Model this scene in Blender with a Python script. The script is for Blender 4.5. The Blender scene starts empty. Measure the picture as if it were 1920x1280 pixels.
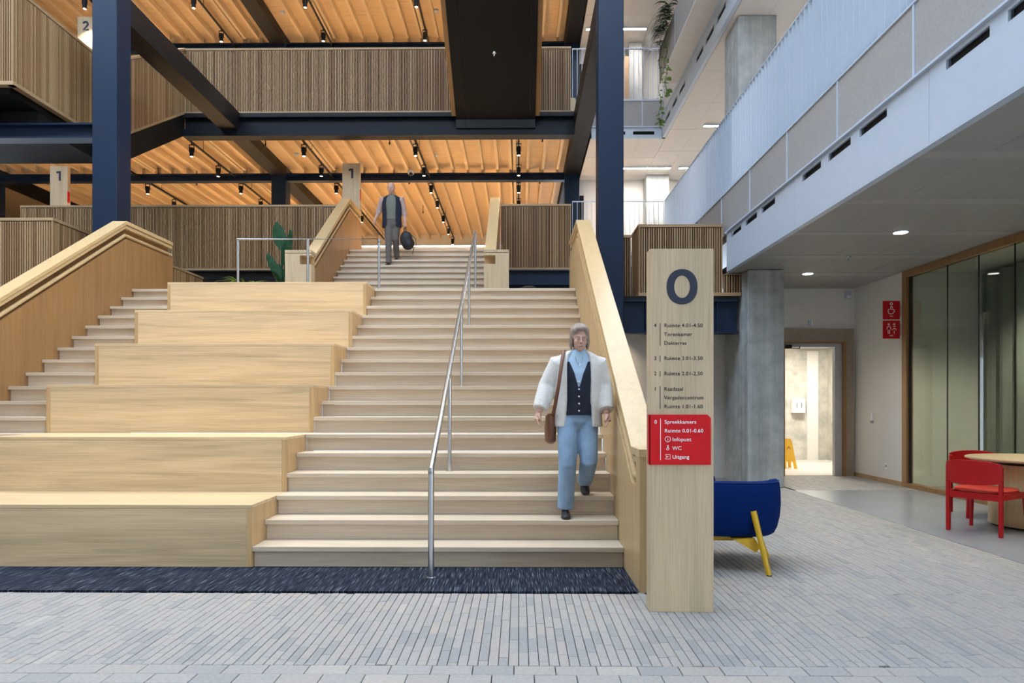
import bpy, math, random
from mathutils import Vector, Matrix

random.seed(7)
SC = bpy.context.scene
COL = SC.collection

# ------------------------------------------------------------------ camera, world, exposure
CAM_H = 1.344
cam_d = bpy.data.cameras.new('camera')
cam_d.sensor_width = 36.0
cam_d.lens = 24.0
cam_d.shift_y = (754.16 - 640) / 1920
cam_d.clip_end = 200
cam = bpy.data.objects.new('camera', cam_d)
cam.location = (0, 0, CAM_H)
cam.rotation_euler = (math.pi / 2, 0, 0.0098)
COL.objects.link(cam)
SC.camera = cam

W = bpy.data.worlds.new('overcast_sky')
SC.world = W
W.use_nodes = True
bg = W.node_tree.nodes['Background']
bg.inputs[0].default_value = (0.68, 0.82, 1.0, 1)
bg.inputs[1].default_value = 6.6

SC.cycles.adaptive_threshold = 0.05
SC.cycles.max_bounces = 7
SC.cycles.use_light_tree = False
SC.cycles.sample_clamp_indirect = 30.0

SC.view_settings.view_transform = 'Standard'
SC.view_settings.look = 'None'
SC.view_settings.exposure = 0.0
SC.view_settings.gamma = 1.0
SC.view_settings.use_curve_mapping = False

WARM = (1.0, 0.88, 0.71)
SPOT_W = 148.0
ROOF_W = 620.0

# ------------------------------------------------------------------ materials
MATS = {}


def newmat(name):
    m = bpy.data.materials.new(name)
    m.use_nodes = True
    nt = m.node_tree
    return m, nt, nt.nodes['Principled BSDF']


def nd(nt, typ, **kw):
    n = nt.nodes.new(typ)
    for k, v in kw.items():
        setattr(n, k, v)
    return n


def ramp(nt, stops):
    r = nd(nt, 'ShaderNodeValToRGB')
    el = r.color_ramp.elements
    while len(el) < len(stops):
        el.new(0.5)
    for e, (p, c) in zip(el, stops):
        e.position = p
        e.color = (*c, 1)
    return r


def mul(c, k):
    return tuple(x * k for x in c)


def plain(name, col, rough=0.5, metal=0.0, noise=0.06, nscale=8.0, bump=0.0, bscale=200.0, spec=0.5):
    if name in MATS:
        return MATS[name]
    m, nt, b = newmat(name)
    b.inputs['Roughness'].default_value = rough
    b.inputs['Metallic'].default_value = metal
    b.inputs['Specular IOR Level'].default_value = spec
    tc = nd(nt, 'ShaderNodeTexCoord')
    nz = nd(nt, 'ShaderNodeTexNoise')
    nz.inputs['Scale'].default_value = nscale
    nz.inputs['Detail'].default_value = 4
    nt.links.new(tc.outputs['Object'], nz.inputs['Vector'])
    r = ramp(nt, [(0.3, mul(col, 1 - noise)), (0.7, mul(col, 1 + noise))])
    nt.links.new(nz.outputs['Fac'], r.inputs['Fac'])
    nt.links.new(r.outputs['Color'], b.inputs['Base Color'])
    if bump > 0:
        n2 = nd(nt, 'ShaderNodeTexNoise')
        n2.inputs['Scale'].default_value = bscale
        n2.inputs['Detail'].default_value = 3
        nt.links.new(tc.outputs['Object'], n2.inputs['Vector'])
        bp = nd(nt, 'ShaderNodeBump')
        bp.inputs['Strength'].default_value = bump
        bp.inputs['Distance'].default_value = 0.01
        nt.links.new(n2.outputs['Fac'], bp.inputs['Height'])
        nt.links.new(bp.outputs['Normal'], b.inputs['Normal'])
    MATS[name] = m
    return m


def wood(name, col, axis='X', contrast=0.16, rough=0.42, scale=1.0, vary=0.06, plank=0.0):
    """oak: long grain streaks along one axis, fine pores, small tone change from piece to piece"""
    if name in MATS:
        return MATS[name]
    m, nt, b = newmat(name)
    b.inputs['Roughness'].default_value = rough
    tc = nd(nt, 'ShaderNodeTexCoord')
    oi = nd(nt, 'ShaderNodeObjectInfo')
    vo = nd(nt, 'ShaderNodeVectorMath', operation='SCALE')
    vo.inputs['Scale'].default_value = 7.3
    cx = nd(nt, 'ShaderNodeCombineXYZ')
    for i in range(3):
        nt.links.new(oi.outputs['Random'], cx.inputs[i])
    nt.links.new(cx.outputs[0], vo.inputs[0])
    ad = nd(nt, 'ShaderNodeVectorMath', operation='ADD')
    nt.links.new(tc.outputs['Object'], ad.inputs[0])
    nt.links.new(vo.outputs[0], ad.inputs[1])
    mp = nd(nt, 'ShaderNodeMapping')
    s = {'X': (0.5, 9, 9), 'Y': (9, 0.5, 9), 'Z': (9, 9, 0.5)}[axis]
    mp.inputs['Scale'].default_value = tuple(v * scale for v in s)
    nt.links.new(ad.outputs[0], mp.inputs['Vector'])
    n1 = nd(nt, 'ShaderNodeTexNoise')
    n1.inputs['Scale'].default_value = 1.0
    n1.inputs['Detail'].default_value = 6
    n1.inputs['Distortion'].default_value = 1.4
    nt.links.new(mp.outputs[0], n1.inputs['Vector'])
    mp2 = nd(nt, 'ShaderNodeMapping')
    mp2.inputs['Scale'].default_value = tuple(v * 14 if v > 1 else v * 5 for v in s)
    nt.links.new(ad.outputs[0], mp2.inputs['Vector'])
    n2 = nd(nt, 'ShaderNodeTexNoise')
    n2.inputs['Scale'].default_value = 1.0
    n2.inputs['Detail'].default_value = 2
    nt.links.new(mp2.outputs[0], n2.inputs['Vector'])
    r = ramp(nt, [(0.28, mul(col, 1 - contrast * 1.25)), (0.5, col), (0.72, mul(col, 1 + contrast * 0.8))])
    nt.links.new(n1.outputs['Fac'], r.inputs['Fac'])
    r2 = ramp(nt, [(0.35, (0.9, 0.88, 0.85)), (0.6, (1.03, 1.03, 1.03))])
    nt.links.new(n2.outputs['Fac'], r2.inputs['Fac'])
    mx = nd(nt, 'ShaderNodeMix', data_type='RGBA', blend_type='MULTIPLY')
    mx.inputs[0].default_value = 1.0
    nt.links.new(r.outputs['Color'], mx.inputs[6])
    nt.links.new(r2.outputs['Color'], mx.inputs[7])
    mr = nd(nt, 'ShaderNodeMapRange')
    mr.inputs['To Min'].default_value = 1 - vary
    mr.inputs['To Max'].default_value = 1 + vary
    nt.links.new(oi.outputs['Random'], mr.inputs['Value'])
    hs = nd(nt, 'ShaderNodeHueSaturation')
    nt.links.new(mr.outputs[0], hs.inputs['Value'])
    nt.links.new(mx.outputs[2], hs.inputs['Color'])
    nt.links.new(hs.outputs[0], b.inputs['Base Color'])
    bp = nd(nt, 'ShaderNodeBump')
    bp.inputs['Strength'].default_value = 0.06
    bp.inputs['Distance'].default_value = 0.004
    nt.links.new(n2.outputs['Fac'], bp.inputs['Height'])
    nt.links.new(bp.outputs['Normal'], b.inputs['Normal'])
    MATS[name] = m
    return m


def tone_mat(name, stops, rough=0.7, attr='tone', nscale=30.0, bump=0.25, namt=0.12):
    """colour picked by a per-piece 'tone' attribute, with fine mottling"""
    if name in MATS:
        return MATS[name]
    m, nt, b = newmat(name)
    b.inputs['Roughness'].default_value = rough
    at = nd(nt, 'ShaderNodeAttribute')
    at.attribute_name = attr
    r = ramp(nt, stops)
    nt.links.new(at.outputs['Fac'], r.inputs['Fac'])
    tc = nd(nt, 'ShaderNodeNewGeometry')
    nz = nd(nt, 'ShaderNodeTexNoise')
    nz.inputs['Scale'].default_value = nscale
    nz.inputs['Detail'].default_value = 6
    nz.inputs['Roughness'].default_value = 0.7
    nt.links.new(tc.outputs['Position'], nz.inputs['Vector'])
    r2 = ramp(nt, [(0.25, (1 - namt,) * 3), (0.75, (1 + namt,) * 3)])
    nt.links.new(nz.outputs['Fac'], r2.inputs['Fac'])
    mx = nd(nt, 'ShaderNodeMix', data_type='RGBA', blend_type='MULTIPLY')
    mx.inputs[0].default_value = 1.0
    nt.links.new(r.outputs['Color'], mx.inputs[6])
    nt.links.new(r2.outputs['Color'], mx.inputs[7])
    nt.links.new(mx.outputs[2], b.inputs['Base Color'])
    bp = nd(nt, 'ShaderNodeBump')
    bp.inputs['Strength'].default_value = bump
    bp.inputs['Distance'].default_value = 0.003
    nt.links.new(nz.outputs['Fac'], bp.inputs['Height'])
    nt.links.new(bp.outputs['Normal'], b.inputs['Normal'])
    MATS[name] = m
    return m


def concrete(name, col, streak=True):
    if name in MATS:
        return MATS[name]
    m, nt, b = newmat(name)
    b.inputs['Roughness'].default_value = 0.75
    tc = nd(nt, 'ShaderNodeTexCoord')
    mp = nd(nt, 'ShaderNodeMapping')
    mp.inputs['Scale'].default_value = (11, 11, 0.25) if streak else (2, 2, 2)
    nt.links.new(tc.outputs['Object'], mp.inputs['Vector'])
    n1 = nd(nt, 'ShaderNodeTexNoise')
    n1.inputs['Scale'].default_value = 1.0
    n1.inputs['Detail'].default_value = 5
    nt.links.new(mp.outputs[0], n1.inputs['Vector'])
    n2 = nd(nt, 'ShaderNodeTexNoise')
    n2.inputs['Scale'].default_value = 3.2
    n2.inputs['Detail'].default_value = 9
    n2.inputs['Roughness'].default_value = 0.65
    nt.links.new(tc.outputs['Object'], n2.inputs['Vector'])
    r1 = ramp(nt, [(0.3, mul(col, 0.78)), (0.7, mul(col, 1.12))])
    r2 = ramp(nt, [(0.32, (0.72, 0.72, 0.72)), (0.6, (1.08, 1.08, 1.06))])
    nt.links.new(n1.outputs['Fac'], r1.inputs['Fac'])
    nt.links.new(n2.outputs['Fac'], r2.inputs['Fac'])
    mx = nd(nt, 'ShaderNodeMix', data_type='RGBA', blend_type='MULTIPLY')
    mx.inputs[0].default_value = 1.0
    nt.links.new(r1.outputs['Color'], mx.inputs[6])
    nt.links.new(r2.outputs['Color'], mx.inputs[7])
    nt.links.new(mx.outputs[2], b.inputs['Base Color'])
    v = nd(nt, 'ShaderNodeTexVoronoi')
    v.inputs['Scale'].default_value = 45
    nt.links.new(tc.outputs['Object'], v.inputs['Vector'])
    bp = nd(nt, 'ShaderNodeBump')
    bp.inputs['Strength'].default_value = 0.25
    bp.inputs['Distance'].default_value = 0.01
    nt.links.new(n2.outputs['Fac'], bp.inputs['Height'])
    nt.links.new(bp.outputs['Normal'], b.inputs['Normal'])
    MATS[name] = m
    return m


def emit(name, col, strength):
    if name in MATS:
        return MATS[name]
    m, nt, b = newmat(name)
    b.inputs['Base Color'].default_value = (0.8, 0.8, 0.8, 1)
    b.inputs['Emission Color'].default_value = (*col, 1)
    b.inputs['Emission Strength'].default_value = strength
    MATS[name] = m
    return m


def glassmat(name, tint=(0.86, 0.92, 0.88), alpha=0.25):
    if name in MATS:
        return MATS[name]
    m, nt, b = newmat(name)
    out = nt.nodes['Material Output']
    nt.nodes.remove(b)
    tr = nd(nt, 'ShaderNodeBsdfTransparent')
    tr.inputs[0].default_value = (*tint, 1)
    gl = nd(nt, 'ShaderNodeBsdfGlossy')
    gl.inputs['Roughness'].default_value = 0.02
    fr = nd(nt, 'ShaderNodeFresnel')
    fr.inputs['IOR'].default_value = 1.5
    mx = nd(nt, 'ShaderNodeMixShader')
    ge = nd(nt, 'ShaderNodeNewGeometry')
    inv = nd(nt, 'ShaderNodeMath', operation='SUBTRACT')
    inv.inputs[0].default_value = 1.0
    nt.links.new(ge.outputs['Backfacing'], inv.inputs[1])
    ml = nd(nt, 'ShaderNodeMath', operation='MULTIPLY')
    nt.links.new(fr.outputs[0], ml.inputs[0])
    nt.links.new(inv.outputs[0], ml.inputs[1])
    nt.links.new(ml.outputs[0], mx.inputs[0])
    nt.links.new(tr.outputs[0], mx.inputs[1])
    nt.links.new(gl.outputs[0], mx.inputs[2])
    nt.links.new(mx.outputs[0], out.inputs[0])
    MATS[name] = m
    return m


def mat_carpet():
    m, nt, b = newmat('navy_carpet')
    b.inputs['Roughness'].default_value = 0.95
    b.inputs['Specular IOR Level'].default_value = 0.1
    tc = nd(nt, 'ShaderNodeTexCoord')
    mp = nd(nt, 'ShaderNodeMapping')
    mp.inputs['Scale'].default_value = (150, 5, 1)
    nt.links.new(tc.outputs['Object'], mp.inputs['Vector'])
    n = nd(nt, 'ShaderNodeTexNoise')
    n.inputs['Scale'].default_value = 1
    n.inputs['Detail'].default_value = 4
    nt.links.new(mp.outputs[0], n.inputs['Vector'])
    r = ramp(nt, [(0.42, (0.007, 0.009, 0.016)), (0.58, (0.030, 0.038, 0.058)), (0.74, (0.24, 0.26, 0.29))])
    nt.links.new(n.outputs['Fac'], r.inputs['Fac'])
    nt.links.new(r.outputs['Color'], b.inputs['Base Color'])
    bp = nd(nt, 'ShaderNodeBump')
    bp.inputs['Strength'].default_value = 0.8
    bp.inputs['Distance'].default_value = 0.006
    nt.links.new(n.outputs['Fac'], bp.inputs['Height'])
    nt.links.new(bp.outputs['Normal'], b.inputs['Normal'])
    MATS['carpet'] = m
    return m


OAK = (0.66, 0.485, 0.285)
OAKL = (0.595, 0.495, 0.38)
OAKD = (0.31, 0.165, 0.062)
M_BENCH = wood('oak_bench', OAK, 'X', 0.17, 0.40)
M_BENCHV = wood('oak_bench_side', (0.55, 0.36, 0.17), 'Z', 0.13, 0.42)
M_TREAD = wood('oak_tread', OAKL, 'X', 0.07, 0.45)
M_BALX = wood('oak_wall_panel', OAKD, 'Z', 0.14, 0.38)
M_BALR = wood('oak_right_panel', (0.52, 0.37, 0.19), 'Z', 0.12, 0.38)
M_CAP = wood('oak_cap', (0.60, 0.43, 0.225), 'Y', 0.06, 0.30)
M_PYL = wood('oak_pylon', (0.52, 0.405, 0.262), 'Z', 0.13, 0.5)
M_SLAT = tone_mat('oak_slat', [(0.0, (0.225, 0.120, 0.050)), (0.5, (0.33, 0.193, 0.088)), (1.0, (0.45, 0.295, 0.155))], 0.55, nscale=20, bump=0.05)
M_TRIM = wood('oak_trim', (0.42, 0.28, 0.15), 'X', 0.1, 0.5)
M_BACK = plain('black_backing', (0.012, 0.011, 0.010), 0.9)
M_DECK = wood('timber_deck', (0.64, 0.46, 0.27), 'X', 0.10, 0.6, scale=1.5)
M_RIB = wood('timber_rib', (0.70, 0.53, 0.33), 'Y', 0.10, 0.6)
M_FLOORW = wood('oak_floor', (0.60, 0.45, 0.28), 'X', 0.1, 0.5)
M_STEEL = plain('navy_steel', (0.008, 0.021, 0.050), 0.42, 0.0, 0.05, 3, spec=0.28)
M_STEELD = plain('dark_navy_steel', (0.0055, 0.008, 0.014), 0.5, spec=0.22)
M_BLACK = plain('black_paint', (0.007, 0.007, 0.008), 0.5, spec=0.3)
M_SOFB = plain('black_soffit', (0.005, 0.0047, 0.0047), 0.6, spec=0.25)
M_INOX = plain('brushed_steel', (0.62, 0.63, 0.65), 0.26, 1.0, 0.04, 40)
M_WHITE = plain('white_coated_metal', (0.53, 0.61, 0.72), 0.35, 0.0, 0.02)
M_WALL = plain('white_plaster', (0.74, 0.715, 0.685), 0.8, 0, 0.03, 2)
M_CEILP = plain('ceiling_panel', (0.70, 0.67, 0.64), 0.6, 0, 0.02)
M_SOFS = plain('shaded_soffit_strip', (0.40, 0.39, 0.38), 0.55, 0, 0.02)  # strip between the panels, also coloured darker for the balcony's shade
M_SOFG = plain('shaded_soffit_panel', (0.35, 0.34, 0.33), 0.55, 0, 0.02)  # darker copy of the ceiling panel, shade under the balcony put into its colour
M_GREYP = plain('grey_felt_panel', (0.36, 0.345, 0.335), 0.85, 0, 0.06, 40, 0.1, 400)
M_CONC = concrete('board_marked_concrete', (0.43, 0.455, 0.46))
M_CONCL = concrete('smooth_concrete', (0.55, 0.53, 0.48), False)
M_RED = plain('red_sign', (0.60, 0.010, 0.014), 0.55, spec=0.2)
M_REDW = plain('red_lacquer', (0.40, 0.008, 0.010), 0.4, spec=0.3)
M_NAVY = plain('navy_lettering', (0.012, 0.018, 0.042), 0.5)
M_LET = plain('black_lettering', (0.02, 0.02, 0.022), 0.5)
M_LETW = plain('white_lettering', (0.85, 0.85, 0.85), 0.5)
M_BLUE = plain('blue_wool', (0.0008, 0.016, 0.105), 0.9, 0, 0.08, 60, 0.12, 500, spec=0.12)
M_YEL = plain('yellow_lacquer', (0.60, 0.36, 0.012), 0.4)
M_YSIGN = plain('yellow_plastic', (0.9, 0.46, 0.01), 0.4)
M_RESIN = plain('grey_resin_floor', (0.27, 0.285, 0.31), 0.25, 0, 0.05, 1.5)
M_RESINL = plain('pale_resin_floor', (0.52, 0.51, 0.50), 0.4, 0, 0.04, 1.5)
M_CARPET = mat_carpet()
M_BRICK = tone_mat('clay_paver', [(0.0, (0.255, 0.252, 0.250)), (0.25, (0.296, 0.285, 0.274)), (0.5, (0.318, 0.302, 0.286)),
                                  (0.75, (0.325, 0.299, 0.280)), (0.92, (0.345, 0.302, 0.262)), (1.0, (0.40, 0.39, 0.38))], 0.62, nscale=55, bump=0.4, namt=0.2)
M_JOINT = plain('dark_joint', (0.03, 0.029, 0.028), 0.95)
M_LEAFD = plain('dark_leaf', (0.016, 0.066, 0.026), 0.5, 0, 0.25, 12, spec=0.3)
M_LEAFL = plain('bright_leaf', (0.10, 0.22, 0.025), 0.4, 0, 0.3, 12)
M_LEAFV = plain('vine_leaf', (0.13, 0.26, 0.05), 0.45, 0, 0.3, 9)
M_STEM = plain('stem', (0.06, 0.12, 0.03), 0.6)
M_POT = plain('charcoal_pot', (0.03, 0.03, 0.033), 0.6)
M_LAMP = emit('spot_lens', (1.0, 0.80, 0.55), 14)
M_LINE = emit('line_lamp_diffuser', (1.0, 0.94, 0.88), 250)
M_DOWN = emit('downlight_lens', (1.0, 0.95, 0.88), 14)
M_GLASS = glassmat('clear_glass', (0.70, 0.74, 0.68))

# ------------------------------------------------------------------ mesh helpers


class MB:
    def __init__(self):
        self.v, self.f, self.t = [], [], []
        self.tone = 0.5

    def add(self, pts, faces):
        o = len(self.v)
        self.v += [tuple(p) for p in pts]
        self.t += [self.tone] * len(pts)
        self.f += [tuple(i + o for i in f) for f in faces]
        return self

    def hexa(self, p):
        return self.add(p, [(3, 2, 1, 0), (4, 5, 6, 7), (0, 1, 5, 4), (1, 2, 6, 5), (2, 3, 7, 6), (3, 0, 4, 7)])

    def box(self, x0, x1, y0, y1, z0, z1):
        return self.hexa([(x0, y0, z0), (x1, y0, z0), (x1, y1, z0), (x0, y1, z0), (x0, y0, z1), (x1, y0, z1), (x1, y1, z1), (x0, y1, z1)])

    def prism(self, poly, fn, a, b):
        """poly: 2-D outline; fn(u, v, w) -> xyz; extruded from w=a to w=b"""
        n = len(poly)
        pts = [fn(u, v, a) for u, v in poly] + [fn(u, v, b) for u, v in poly]
        fs = [tuple(range(n))[::-1], tuple(range(n, 2 * n))]
        fs += [(i, (i + 1) % n, (i + 1) % n + n, i + n) for i in range(n)]
        return self.add(pts, fs)

    def prism_x(self, poly, x0, x1):
        return self.prism(poly, lambda y, z, x: (x, y, z), x0, x1)

    def rings(self, rs, cap=True):
        n = len(rs[0])
        pts = [p for r in rs for p in r]
        fs = []
        for k in range(len(rs) - 1):
            for i in range(n):
                j = (i + 1) % n
                fs.append((k * n + i, k * n + j, (k + 1) * n + j, (k + 1) * n + i))
        if cap:
            fs.append(tuple(range(n))[::-1])
            fs.append(tuple((len(rs) - 1) * n + i for i in range(n)))
        return self.add(pts, fs)

    def tube(self, path, r, n=12, flat=1.0):
        path = [Vector(p) for p in path]
        rr = r if isinstance(r, (list, tuple)) else [r] * len(path)
        rs = []
        up = None
        for i, p in enumerate(path):
            if i == 0:
                t = path[1] - path[0]
            elif i == len(path) - 1:
                t = path[-1] - path[-2]
            else:
                t = (path[i] - path[i - 1]).normalized() + (path[i + 1] - path[i]).normalized()
            t.normalize()
            if up is None:
                ref = Vector((0, 0, 1)) if abs(t.z) < 0.9 else Vector((0, 1, 0))
                a = t.cross(ref).normalized()
            else:
                a = (up - t * up.dot(t)).normalized()
            up = a
            b = t.cross(a)
            k = 1.0
            if 0 < i < len(path) - 1:
                c = max(0.5, (path[i] - path[i - 1]).normalized().dot(t))
                k = 1.0 / c
            rs.append([p + a * (rr[i] * math.cos(q)) + b * (rr[i] * flat * (k if flat == 1 else 1) * math.sin(q)) for q in [2 * math.pi * j / n for j in range(n)]])
        return self.rings(rs)

    def cyl(self, c, r, h, n=20, r2=None):
        r2 = r if r2 is None else r2
        a = [2 * math.pi * i / n for i in range(n)]
        return self.rings([[(c[0] + r * math.cos(q), c[1] + r * math.sin(q), c[2]) for q in a], [(c[0] + r2 * math.cos(q), c[1] + r2 * math.sin(q), c[2] + h) for q in a]])

    def lathe(self, c, prof, n=24):
        a = [2 * math.pi * i / n for i in range(n)]
        return self.rings([[(c[0] + r * math.cos(q), c[1] + r * math.sin(q), c[2] + z) for q in a] for r, z in prof])

    def ellipsoid(self, c, rx, ry, rz, n=16, m=10):
        rs = []
        for k in range(m + 1):
            t = math.pi * (k + 0.02) / (m + 0.04) - math.pi / 2
            rs.append([(c[0] + rx * math.cos(t) * math.cos(q), c[1] + ry * math.cos(t) * math.sin(q), c[2] + rz * math.sin(t)) for q in [2 * math.pi * j / n for j in range(n)]])
        return self.rings(rs)

    def leaf(self, base, direc, side, length, width, droop=0.3, n=7, fold=0.15):
        base, d, s = Vector(base), Vector(direc).normalized(), Vector(side).normalized()
        nrm = d.cross(s)
        L, C, R = [], [], []
        for i in range(n + 1):
            t = i / n
            w = width * 0.5 * (math.sin(math.pi * min(1, t * 0.97 + 0.03)) ** 0.7)
            p = base + d * (length * t) + Vector((0, 0, -1)) * (droop * length * t * t)
            L.append(p - s * w + nrm * (fold * w))
            C.append(p)
            R.append(p + s * w + nrm * (fold * w))
        pts = L + C + R
        m = n + 1
        fs = []
        for i in range(n):
            fs.append((i, i + 1, m + i + 1, m + i))
            fs.append((m + i, m + i + 1, 2 * m + i + 1, 2 * m + i))
        return self.add(pts, fs)

    def mesh(self, name, mat, off=(0, 0, 0), smooth=False, angle=40):
        me = bpy.data.meshes.new(name)
        me.from_pydata([(x - off[0], y - off[1], z - off[2]) for x, y, z in self.v], [], self.f)
        at = me.attributes.new('tone', 'FLOAT', 'POINT')
        at.data.foreach_set('value', self.t)
        me.materials.append(mat)
        if smooth:
            me.polygons.foreach_set('use_smooth', [True] * len(me.polygons))
            me.update()
            me.set_sharp_from_angle(angle=math.radians(angle))
        me.update()
        return me


def tag(o, label=None, cat=None, group=None, kind=None):
    if label:
        o['label'] = label
    if cat:
        o['category'] = cat
    if group:
        o['group'] = group
    if kind:
        o['kind'] = kind
    return o


def thing(name, label, cat, loc=(0, 0, 0), group=None, kind=None):
    o = bpy.data.objects.new(name, None)
    o.empty_display_size = 0.1
    o.location = loc
    COL.objects.link(o)
    return tag(o, label, cat, group, kind)


def worldloc(o):
    l = Vector(o.location)
    while o.parent:
        o = o.parent
        l += Vector(o.location)
    return l


def part(name, mb, mat, parent, smooth=False, label=None, kind=None, bevel=0, thick=0, angle=40):
    """mesh given in world coordinates, child of parent (parents are never rotated here)"""
    off = worldloc(parent)
    o = bpy.data.objects.new(name, mb.mesh(name, mat, off, smooth, angle))
    COL.objects.link(o)
    o.parent = parent
    mods(o, bevel, thick)
    return tag(o, label, None, None, kind)


def mods(o, bevel, thick):
    if thick:
        s = o.modifiers.new('thickness', 'SOLIDIFY')
        s.thickness = thick
        s.offset = 0
    if bevel:
        b = o.modifiers.new('edge', 'BEVEL')
        b.width = bevel
        b.segments = 2
        b.limit_method = 'ANGLE'


def solo(name, mb, mat, label, cat, group=None, kind=None, smooth=False, bevel=0, angle=40):
    xs = [p[0] for p in mb.v]
    ys = [p[1] for p in mb.v]
    zs = [p[2] for p in mb.v]
    off = ((min(xs) + max(xs)) / 2, (min(ys) + max(ys)) / 2, min(zs))
    o = bpy.data.objects.new(name, mb.mesh(name, mat, off, smooth, angle))
    o.location = off
    COL.objects.link(o)
    mods(o, bevel, 0)
    return tag(o, label, cat, group, kind)


def B(*a):
    return MB().box(*a)


def copy_tree(root, delta, label=None, group=None, rotz=None):
    r = root.copy()
    COL.objects.link(r)
    r.location = Vector(root.location) + Vector(delta)
    if rotz is not None:
        r.rotation_euler = (0, 0, rotz)
    if label:
        r['label'] = label
    if group:
        r['group'] = group
    for ch in list(root.children):
        c = ch.copy()
        COL.objects.link(c)
        c.parent = r
        for g in list(ch.children):
            d = g.copy()
            COL.objects.link(d)
            d.parent = c
    return r


def text_part(name, body, size, mat, parent, x, y, z, depth=0.003, bold=0.0, align='LEFT', spacing=1.0):
    """flat lettering facing the camera side (-Y), lower left at x, z"""
    cu = bpy.data.curves.new(name, 'FONT')
    cu.body = body
    cu.size = size
    cu.extrude = depth / 2
    cu.offset = bold
    cu.align_x = align
    cu.space_character = spacing
    cu.resolution_u = 4
    tmp = bpy.data.objects.new(name, cu)
    COL.objects.link(tmp)
    bpy.context.view_layer.update()
    me = bpy.data.meshes.new_from_object(tmp.evaluated_get(bpy.context.evaluated_depsgraph_get()))
    COL.objects.unlink(tmp)
    bpy.data.objects.remove(tmp)
    me.transform(Matrix.Rotation(math.pi / 2, 4, 'X'))
    me.materials.clear()
    me.materials.append(mat)
    o = bpy.data.objects.new(name, me)
    COL.objects.link(o)
    o.parent = parent
    o.location = Vector((x, y, z)) - worldloc(parent)
    return o


def stroke(mb, pts, w, y0, y1, closed=False):
    """flat ribbon in the XZ plane following pts, between depth y0 and y1"""
    n = len(pts)
    L, R = [], []
    for i in range(n):
        if closed:
            a, c = pts[(i - 1) % n], pts[(i + 1) % n]
        else:
            a, c = pts[max(0, i - 1)], pts[min(n - 1, i + 1)]
        dx, dz = c[0] - a[0], c[1] - a[1]
        k = math.hypot(dx, dz) or 1
        nx, nz = -dz / k * w / 2, dx / k * w / 2
        L.append((pts[i][0] + nx, pts[i][1] + nz))
        R.append((pts[i][0] - nx, pts[i][1] - nz))
    m = n if closed else n - 1
    for i in range(m):
        j = (i + 1) % n
        q = [L[i], R[i], R[j], L[j]]
        mb.prism(q, lambda u, v, t: (u, t, v), y0, y1)
    return mb


def arc(cx, cz, r, a0, a1, n=20):
    return [(cx + r * math.cos(math.radians(a0 + (a1 - a0) * i / n)), cz + r * math.sin(math.radians(a0 + (a1 - a0) * i / n))) for i in range(n + 1)]


# ------------------------------------------------------------------ main dimensions (metres)
R_, G_ = 0.17, 0.27815          # riser, going
Y0 = 5.537                      # first nosing
XL, XR = -2.173, 0.852          # main flight
BXL = -5.02                     # left end of the tiers
LXL = -5.85                     # left end of the left flight
LAND = 18 * R_                  # landing level
YL = Y0 + 17 * G_               # landing nosing
F1, F2 = 4.76, 8.31             # gallery floors
YP = 15.5                       # plane of the gallery parapets
XF = 3.31                       # balcony plane of the side wing
ZS = 3.435                      # soffit under the wing balcony
DF = 3.55                       # floor to floor

# ------------------------------------------------------------------ ground floor
floor = solo('floor', B(-16, 12, -9, 19, -0.30, -0.012), M_JOINT, 'ground floor paved with grey clay bricks', 'floor', kind='structure')
FO = worldloc(floor)


def brick_pts(x0, x1, y0, y1, dz=0.0, c=0.0025):
    zb = -0.03
    return ([(x0, y0, zb), (x1, y0, zb), (x1, y1, zb), (x0, y1, zb),
             (x0, y0, dz - c), (x1, y0, dz - c), (x1, y1, dz - c), (x0, y1, dz - c),
             (x0 + c, y0 + c, dz), (x1 - c, y0 + c, dz), (x1 - c, y1 - c, dz), (x0 + c, y1 - c, dz)],
            [(0, 1, 5, 4), (1, 2, 6, 5), (2, 3, 7, 6), (3, 0, 4, 7), (4, 5, 9, 8), (5, 6, 10, 9), (6, 7, 11, 10), (7, 4, 8, 11), (8, 9, 10, 11)])


def rtone():
    q = random.random()
    if q < 0.42:
        return random.uniform(0.12, 0.5)
    if q < 0.90:
        return random.uniform(0.4, 0.82)
    if q < 0.975:
        return random.uniform(0.0, 0.15)
    return random.uniform(0.86, 0.97)


bricks = []   # (x0, x1, y0, y1, kind)
PW, PL = 0.0525, 0.207


def run_zone(xa, xb, ya, yb, skip=None):
    n = int((xb - xa) / PW)
    for i in range(n):
        x = xb - (n - i) * PW
        y = ya - random.random() * PL
        while y < yb:
            a, b = max(y, ya), min(y + PL - 0.0035, yb)
            if b - a > 0.02 and not (skip and skip(x, (a + b) / 2)):
                bricks.append((x + 0.0015, x + PW - 0.0018, a, b, 'run'))
            y += PL


def behind_stairs(x, y):
    return (x < 1.08 and y > 4.86)


run_zone(-4.3, 4.2, 3.49, 4.80, None)
run_zone(0.84, 4.2, 4.80, 12.55, behind_stairs)
run_zone(4.2, 6.14, 10.52, 12.55, None)
run_zone(4.2, 6.0, 3.49, 3.6, None)
for k in range(8):
    y1 = 3.485 - k * 0.115
    x = -4.4 + (k % 2) * 0.1
    while x < 4.4:
        bricks.append((x, x + 0.2045, y1 - 0.1115, y1, 'flat'))
        x += 0.2085


def inview(b):
    x, y = (b[0] + b[1]) / 2, b[2]
    return abs(x) < 0.75 * y and y > 3.25


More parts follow.
